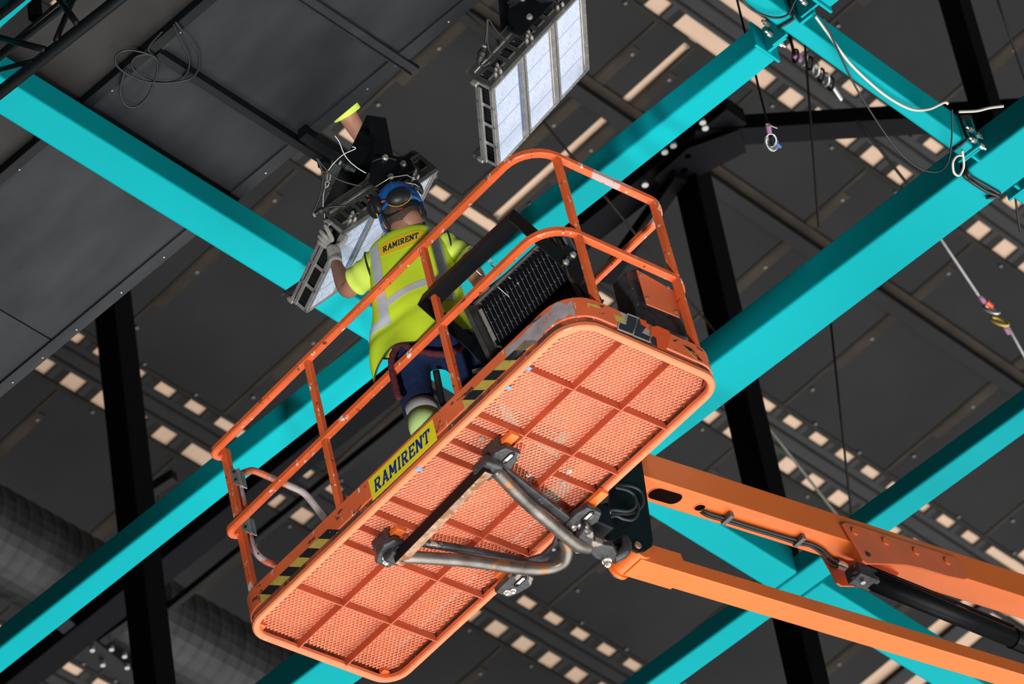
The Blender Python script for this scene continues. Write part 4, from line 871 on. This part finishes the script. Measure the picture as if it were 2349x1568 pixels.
# helmet
hh = hc + HM @ V((-.002, .004, .040))
q = MB(); q.ell(hh, (.112, .134, .120), HM2, 32, 14, -.38, 1.0); helm = q.build('helmet', m_helm, wk, smooth=True)
q = MB(); rim = [hh + HM2 @ V((.111 * math.cos(a), .132 * math.sin(a) + (-.02 if math.sin(a) < 0 else .006), -.046 - .012 * math.sin(a))) for a in [2 * PI * k / 32 for k in range(32)]]
q.sweep(rim, lambda i, t: [(-.003, -.010), (.005, -.012), (.005, .012), (-.003, .010)], True, (0, 0, 1)); q.build('helmet_rim', m_helm, helm, smooth=True)
q = MB(); q.ell(hh + HM2 @ V((0, 0, .004)), (.030, .137, .124), HM2, 16, 12, .1, 1.0); q.build('helmet_ridge', m_helm, helm, smooth=True)
def muff(c, M, nm='ear_muff'):
    q = MB(); q.ell(c, (.062, .036, .046), M, 24, 12); o = q.build(nm, m_rub, helm, smooth=True)
    q = MB(); q.tube([c + M @ V((.058 * math.cos(a), -.006, .041 * math.sin(a))) for a in [2 * PI * k / 24 for k in range(24)]], .0055, 8, True); q.build('muff_seal', m_yel, o, smooth=True)
    q = MB(); q.tube([c + M @ V((.02 + .009 * math.cos(a), .0285, .012 + .008 * math.sin(a))) for a in [PI * k / 8 for k in range(1, 15)]], .0018, 5); q.build('muff_emblem', m_duct, o, smooth=True)
    return o
fwd = -(BM.transposed() @ ray(915, 452))              # toward the viewer
mc = BP(914, 452, .160)
ax_ = (sv + V((0, 0, .12))).normalized(); yv = (nb + V((0, 0, -.18))).normalized(); zv = ax_.cross(yv); 
if zv.z < 0: zv = -zv
MU = Matrix((ax_, yv, zv)).transposed(); mm_ = mc
muff(mm_, MU)
MU2 = Matrix((nb, -sv, V((0, 0, 1)))).transposed() @ Matrix.Rotation(.35, 3, 'Y'); muff(hh + HM2 @ V((-.118, .05, -.002)), MU2)
q = MB(); q.ell(hh + HM2 @ V((-.100, .085, -.02)), (.030, .036, .052), HM2, 16, 10); q.build('muff_cushion', m_rub, helm, smooth=True)
q = MB(); q.ell(hh + HM2 @ V((-.070, .122, -.042)), (.014, .007, .006), HM2, 12, 8); q.ell(hh + HM2 @ V((-.128, .09, .02)), (.008, .01, .012), HM2, 10, 8); q.build('red_tab', m_red, helm, smooth=True)
q = MB(); q.tube([hh + HM2 @ V(p) for p in ((.125, .01, .04), (.122, .07, .062), (.08, .125, .068), (.0, .142, .07), (-.08, .125, .06))], .0022, 6); q.build('headband_wire', m_wire, helm, smooth=True)
q = MB(); q.tube([hh + HM2 @ V(p) for p in ((.06, .150, .0), (.1, .13, -.012), (.118, .09, .0), (.12, .08, .03))], .0022, 6); q.build('headband_wire', m_wire, helm, smooth=True)
q = MB(); q.box(hh + HM2 @ V((.108, .085, .02)), (.028, .03, .045), HM2); q.ell(hh + HM2 @ V((.122, .04, .035)), (.014, .028, .034), HM2, 14, 8); q.build('muff_hinge', m_rub, helm, smooth=False, bevel=.006)
# chin straps and the size adjuster at the nape
st = lambda pts, w_, nm, m: MB().sweep(spline([hh + HM2 @ V(p) for p in pts], 4), lambda i, t: [(-w_, -.0015), (w_, -.0015), (w_, .0015), (-w_, .0015)], False, lambda i: nb + sv * .4).build(nm, m, helm)
st([(.095, .065, -.045), (.098, .045, -.09), (.088, .02, -.135), (.06, -.02, -.165)], .009, 'chin_strap', m_rub)
st([(.102, -.01, -.045), (.102, .0, -.09), (.088, .015, -.135)], .008, 'chin_strap', m_rub)
st([(-.09, .07, -.045), (-.08, .05, -.10), (-.07, .02, -.14)], .008, 'chin_strap', m_rub)
q = MB(); q.sweep(spline([hh + HM2 @ V(p) for p in ((-.085, .065, -.085), (-.04, .090, -.100), (.01, .100, -.095), (.055, .087, -.080), (.09, .05, -.065))], 4), lambda i, t: [(-.002, -.016), (.003, -.016), (.003, .016), (-.002, .016)], False, (0, 0, 1)); q.build('size_adjuster', m_rub, helm)
q = MB(); q.tube([hh + HM2 @ V(p) for p in ((.034, .108, -.070), (.060, .098, -.065), (.064, .096, -.088), (.042, .106, -.094))], .0028, 6); q.build('adjuster_loop', m_duct, helm, smooth=True)
for z in (-.078, -.115):
    q = MB(); q.box(hh + HM2 @ V((-.005, .113, z)), (.022, .004, .006), HM2); q.build('red_tab', m_red, helm)
# vest: closed sections around the trunk (height, left edge, right edge, depth)
SL = [(1.505, -.075, .080, .066), (1.490, -.130, .128, .084), (1.455, -.182, .176, .100), (1.39, -.196, .188, .114), (1.30, -.205, .195, .124), (1.18, -.218, .200, .126), (1.04, -.238, .206, .128), (.90, -.275, .216, .135), (.77, -.298, .226, .145), (.64, -.300, .235, .150)]
def sec_(v):
    x = max(0, min(.9999, v)) * (len(SL) - 1); i = int(x); f = x - i; g = lambda k: SL[max(0, min(len(SL) - 1, k))]
    return [.5 * ((2 * g(i)[j]) + (g(i + 1)[j] - g(i - 1)[j]) * f + (2 * g(i - 1)[j] - 5 * g(i)[j] + 4 * g(i + 1)[j] - g(i + 2)[j]) * f * f + (3 * g(i)[j] - g(i - 1)[j] - 3 * g(i + 1)[j] + g(i + 2)[j]) * f ** 3) for j in range(4)]
EX, EY_ = .72, .85
def fold_(sx, z):           # drapery folds on the back: x across, z height
    g = max(0, min(1, (1.10 - z) / .45)); f = g * (.014 * math.sin(16 * sx + 7 * z) + .010 * math.sin(31 * sx - 11 * z + 1))
    f += -.030 * g * math.exp(-((z - (.965 + .35 * sx)) / .030) ** 2) * (1 if sx < .08 else max(0, 1 - (sx - .08) * 9))
    f += .006 * math.sin(9 * z + 12 * sx)
    return f
def vest_pt(u, v, off=0.0):
    # u: turn / 2pi, 0 = left silhouette, .25 = middle of the back, .5 = right; v: 0 shoulder .. 1 hem
    a = 2 * PI * u; z, l, r, d = sec_(v); ca, sa = math.cos(a), math.sin(a); c = (l + r) / 2; h = (r - l) / 2
    sx = c - h * math.copysign(abs(ca) ** EX, ca); y = math.copysign(abs(sa) ** EY_, sa) * d
    if sa > 0: y += fold_(sx, z) * min(1, 3 * sa)
    if v > .8 and sa > 0: z += ((v - .8) / .2) ** 1.5 * (.10 * math.sin(PI * min(1, max(0, (u - .03) / .55)))  )
    if sa < 0 and v > .5: z += ((v - .5) / .5) * .26 * min(1, -sa * 2.2)
    p = V((cen.x, cen.y, 0)) + sv * sx + nb * y; p.z = z
    return p + (nb * sa - sv * ca * 1.0) * off
def vest_sz(sx, z, off=.005):
    lo, hi = 0.0, 1.0
    for _ in range(30):
        m = (lo + hi) / 2
        if sec_(m)[0] > z: lo = m
        else: hi = m
    v = (lo + hi) / 2; _, l, r, d = sec_(v); c = (l + r) / 2; h = (r - l) / 2; q_ = max(-1, min(1, (sx - c) / h)); ca = -math.copysign(abs(q_) ** (1 / EX), q_)
    sa = math.sqrt(max(0, 1 - ca * ca)); y = sa ** EY_ * d + fold_(sx, z) * min(1, 3 * sa)
    p = V((cen.x, cen.y, 0)) + sv * sx + nb * y; p.z = z; return p + (nb * sa - sv * ca) * off
q = MB(); q.grid(lambda u, v: vest_pt(u, v), 88, 60, True); vest = q.build('hi_vis_vest', m_vest, wk, smooth=True, solid=.004)
q = MB(); q.tube([vest_pt(k / 88, 1.0) for k in range(88)], .0045, 6, True); q.build('hem_trim', m_rub, vest, smooth=True)
def band(fn, n, k, m=m_tape, nm='reflective_band', off=.0055):
    q = MB(); q.grid(lambda a, b: vest_sz(*fn(a, b), off), n, k); return q.build(nm, m, vest, smooth=True)
band(lambda a, b: (-.172 - .030 * b + .046 * a, 1.425 - .50 * b), 7, 50)
band(lambda a, b: (.112 + .0 * b + .046 * a, 1.445 - .50 * b), 7, 50)
band(lambda a, b: (-.152 + .352 * a, .985 + .08 * math.sin(PI * .62 * a + .1) + .046 * b), 50, 7)
band(lambda a, b: (-.278 + .10 * a, .885 + .050 * b + .02 * a), 16, 6)
band(lambda a, b: (-.152 + .352 * a * 0 - .045 * (1 - a), .90 + .11 * b), 6, 10)
band(lambda a, b: (-.150 + .252 * a, 1.366 + .022 * a + (b - .5) * .098 * (max(0.004, 1 - abs(2 * a - 1) ** 4)) ** .5), 34, 10, m_patch, 'logo_patch', .0045)
word(lambda u, v: vest_sz(-.112 + .180 * u, 1.347 + .022 * u + .038 * v, .0065), 'RAMIRENT', m_navy, 'logo_lettering', vest, wd=.2)
# armhole piping
for s, sh in ((-1, shL), (1, shR)):
    q = MB(); c0 = sh - sv * s * .012; q.tube([c0 + V((0, 0, -.045)) + nb * (.078 * math.cos(a)) + V((0, 0, .10 * math.sin(a))) + sv * s * (.012 * math.cos(a)) for a in [PI * k / 12 - PI * .35 for k in range(15)]], .0035, 6); q.build('armhole_trim', m_rub, vest, smooth=True)
# shirt sleeves
def sleeve(a, b, r0, r1, nm):
    q = MB(); p = spline([a, a.lerp(b, .5) + V((0, 0, -.006)), b], 7); nn = len(p)
    q.tube(p, lambda i, t: (r0 + (r1 - r0) * t) * (1 + .05 * math.sin(t * 14)), 24); 
    o = q.build(nm, m_shirt, wk, smooth=True); return o
sleeve(shL + sv * .05 + V((0, 0, -.02)), shL.lerp(elL, .60), .080, .070, 'shirt_sleeve')
sleeve(shR - sv * .05 + V((0, 0, -.01)), shR.lerp(elR, .50), .080, .074, 'shirt_sleeve')
# trousers
tr = skin('trousers', [(pel + V((0, 0, .03)), (.15, .105)), (pel + V((0, 0, -.06)), (.155, .115)), (hipL + V((0, 0, -.12)), (.105, .105)), (hipL.lerp(knL, .6), (.098, .095)), (knL, (.088, .086)), (knL.lerp(anL, .5), (.080, .080)), (anL + V((0, 0, .02)), (.072, .072)),
                       (hipR + V((0, 0, -.12)), (.105, .105)), (hipR.lerp(knR, .6), (.098, .095)), (knR, (.088, .086)), (knR.lerp(anR, .5), (.080, .080)), (anR + V((0, 0, .02)), (.072, .072))],
          [(0, 1), (1, 2), (2, 3), (3, 4), (4, 5), (5, 6), (1, 7), (7, 8), (8, 9), (9, 10), (10, 11)], m_trous, wk)
kb = BP(968, 948, .0); dn = (anL - knL).normalized()
q = MB(); q.cyl(kb - dn * .03, kb + dn * .035, .086, 24, .080); q.build('shin_band', m_gband, tr, smooth=True)
q = MB(); q.cyl(kb + dn * .035, kb + dn * .16, .0815, 24, .074); q.build('shin_patch', m_lime, tr, smooth=True)
for p in ((922, 890), (935, 935)):
    c_ = BP(*p, .02); q = MB(); q.box(c_, (.05, .05, .14), HM); q.build('thigh_pocket', m_trous, tr, bevel=.008)
c_ = BP(1100, 848, .10); q = MB(); q.box(c_, (.07, .004, .022), HM); q.build('grey_tab', m_gband, tr)
c_ = BP(1106, 822, .10); q = MB(); q.box(c_, (.026, .004, .055), HM); q.build('white_label', m_gband, tr)
for an, nm in ((anL, 'boot'), (anR, 'boot')):
    q = MB(); q.ell(an - nb * .075 + V((0, 0, -.015)), (.050, .145, .055), HM, 18, 10); q.cyl(an + V((0, 0, -.03)), an + V((0, 0, .07)), .055, 16); q.build(nm, m_rub, wk, smooth=True)
# burgundy harness webbing hanging over the thighs
def web(pts, r=.016): q = MB(); q.tube(spline(pts, 5), lambda i, t: r * (1 + .10 * math.sin(i * 2.1)), 10); q.build('harness_webbing', m_burg, wk, smooth=True)
wb = lambda seq: [BP(x, y, .13) for x, y, z in seq]
web([p + nb * .0 for p in wb([(922, 785, .92), (940, 798, .88), (965, 806, .85), (1000, 812, .84), (1030, 812, .84), (1052, 800, .86), (1065, 785, .89), (1072, 772, .92)])])
web(wb([(918, 788, .92), (905, 805, .87), (898, 830, .82), (900, 855, .76), (906, 880, .70), (912, 905, .64), (918, 915, .62)]))
q = MB(); q.tube(spline([BP(1000, 850, .03), BP(1008, 890, .0), BP(1016, 925, .0), BP(1030, 930, .0)], 4), .016, 8); q.build('leg_strap', m_rub, wk, smooth=True)
# tool bag hanging at the right hip
c_ = BP(1085, 762, .0); q = MB(); q.ell(c_ + nb * .0, (.10, .07, .12), HM, 16, 10); q.build('hip_pouch', m_rub, wk, smooth=True)
# gloved hands
def hand(nm, palm, chains, wrist, cuff, parent, m=m_glove, rp=(.046, .025), fr=.0112):
    nodes = [(wrist, (.031, .028)), (wrist.lerp(palm, .5), (.036, .024)), (palm, rp)]; ed = [(0, 1), (1, 2)]
    o = skin(nm, nodes, ed, m, parent)
    for k, (fn, ch) in enumerate(chains):
        n = [(palm.lerp(ch[0], .25), .013)] + [(p, fr * (1.22, 1.1, 1.02, .92)[min(3, i)] * (1.12 if fn == 'thumb' else 1)) for i, p in enumerate(ch)]
        skin(fn, n, [(i, i + 1) for i in range(len(n) - 1)], m, o)
    q = MB(); q.tube(cuff, lambda i, t: .035 + .002 * math.sin(i * 3), 20); q.build('knit_cuff', m, o, smooth=True)
    return o
HD = lambda x, y, d: BM.transposed() @ (Dp(x, y, d) - OB)
dW = (OB + BM @ wrL - EYE).length; h0 = dW + .06
cuffp = [wrL.lerp(HD(766, 582, h0), t) for t in (-.25, 0, .25, .5, .75, 1)]
hand('left_glove', HD(763, 560, h0), [('index_finger', [HD(761, 546, h0 + .00), HD(754, 532, h0 - .005), HD(748, 521, h0), HD(744, 514, h0 + .01)]),
      ('middle_finger', [HD(753, 550, h0 + .01), HD(744, 540, h0 + .0), HD(737, 532, h0 + .015), HD(735, 528, h0 + .035)]),
      ('ring_finger', [HD(748, 557, h0 + .012), HD(739, 549, h0 + .005), HD(733, 543, h0 + .02), HD(731, 540, h0 + .04)]),
      ('little_finger', [HD(746, 566, h0 + .015), HD(738, 560, h0 + .01), HD(732, 555, h0 + .025), HD(731, 552, h0 + .04)]),
      ('thumb', [HD(776, 566, h0 + .00), HD(786, 556, h0), HD(792, 546, h0 + .01), HD(795, 538, h0 + .015)])], wrL, cuffp, wk)
q = MB(); q.box(HD(757, 572, h0 - .032), (.03, .003, .002), HM); q.build('red_print', m_red, wk)
pr = wrR + (wrR - elR).normalized() * .07; dR = (wrR - elR).normalized(); sR = dR.cross(V((0, 0, 1))).normalized()
hand('right_glove', pr, [(f, [pr + dR * .045 + sR * o, pr + dR * (.045 + l * .4) + sR * o + V((0, 0, -.006)), pr + dR * (.045 + l * .75) + sR * o + V((0, 0, -.022)), pr + dR * (.045 + l * .85) + sR * o + V((0, 0, -.042))]) for f, o, l in (('index_finger', -.03, .072), ('middle_finger', -.01, .08), ('ring_finger', .01, .074), ('little_finger', .03, .06))]
     + [('thumb', [pr - sR * .035 + dR * .0, pr - sR * .055 + dR * .02, pr - sR * .06 + dR * .045])], wrR, [wrR.lerp(pr, t) for t in (-.4, -.1, .2, .5)], wk)

# ------------------------------------------------------------------ second worker above the canopy: only a sleeve and forearm show
zc = ZP + .22
s0, e0, w0 = U(778, 232, 2, zc + .10), U(812, 288, 2, zc + .02), U(846, 342, 2, zc - .05)
p2 = thing('person', 'second worker hidden above the black boards, only a yellow sleeve and bare forearm showing', 'person', s0)
tor = V((.12, .42, .10))
f = lambda p: p - s0
skin('body', [(tor + V((.45, .1, 0)), (.13, .10)), (tor, (.15, .11)), (tor + V((-.28, -.05, .05)), (.085, .09)), (f(s0) * 1.0 + V((.06, .12, .06)), (.06, .06)), (f(s0), (.058, .056)), (f(s0.lerp(e0, .6)), (.053, .05)), (f(e0), (.050, .047)), (f(e0.lerp(w0, .5)), (.043, .040)), (f(w0), (.03, .027)), (f(w0) + (w0 - e0).normalized() * .09, (.034, .02))],
     [(0, 1), (1, 2), (1, 3), (3, 4), (4, 5), (5, 6), (6, 7), (7, 8), (8, 9)], m_skin, p2)
q = MB(); q.tube([V((.06, .12, .06)), f(s0), f(s0.lerp(e0, .56))], lambda i, t: .082 - .006 * t, 20); q.build('shirt_sleeve', m_shirt, p2, smooth=True)
q = MB(); q.ell(tor + V((.15, .02, 0)), (.36, .18, .16), None, 20, 12); q.build('hi_vis_vest', m_vest, p2, smooth=True)
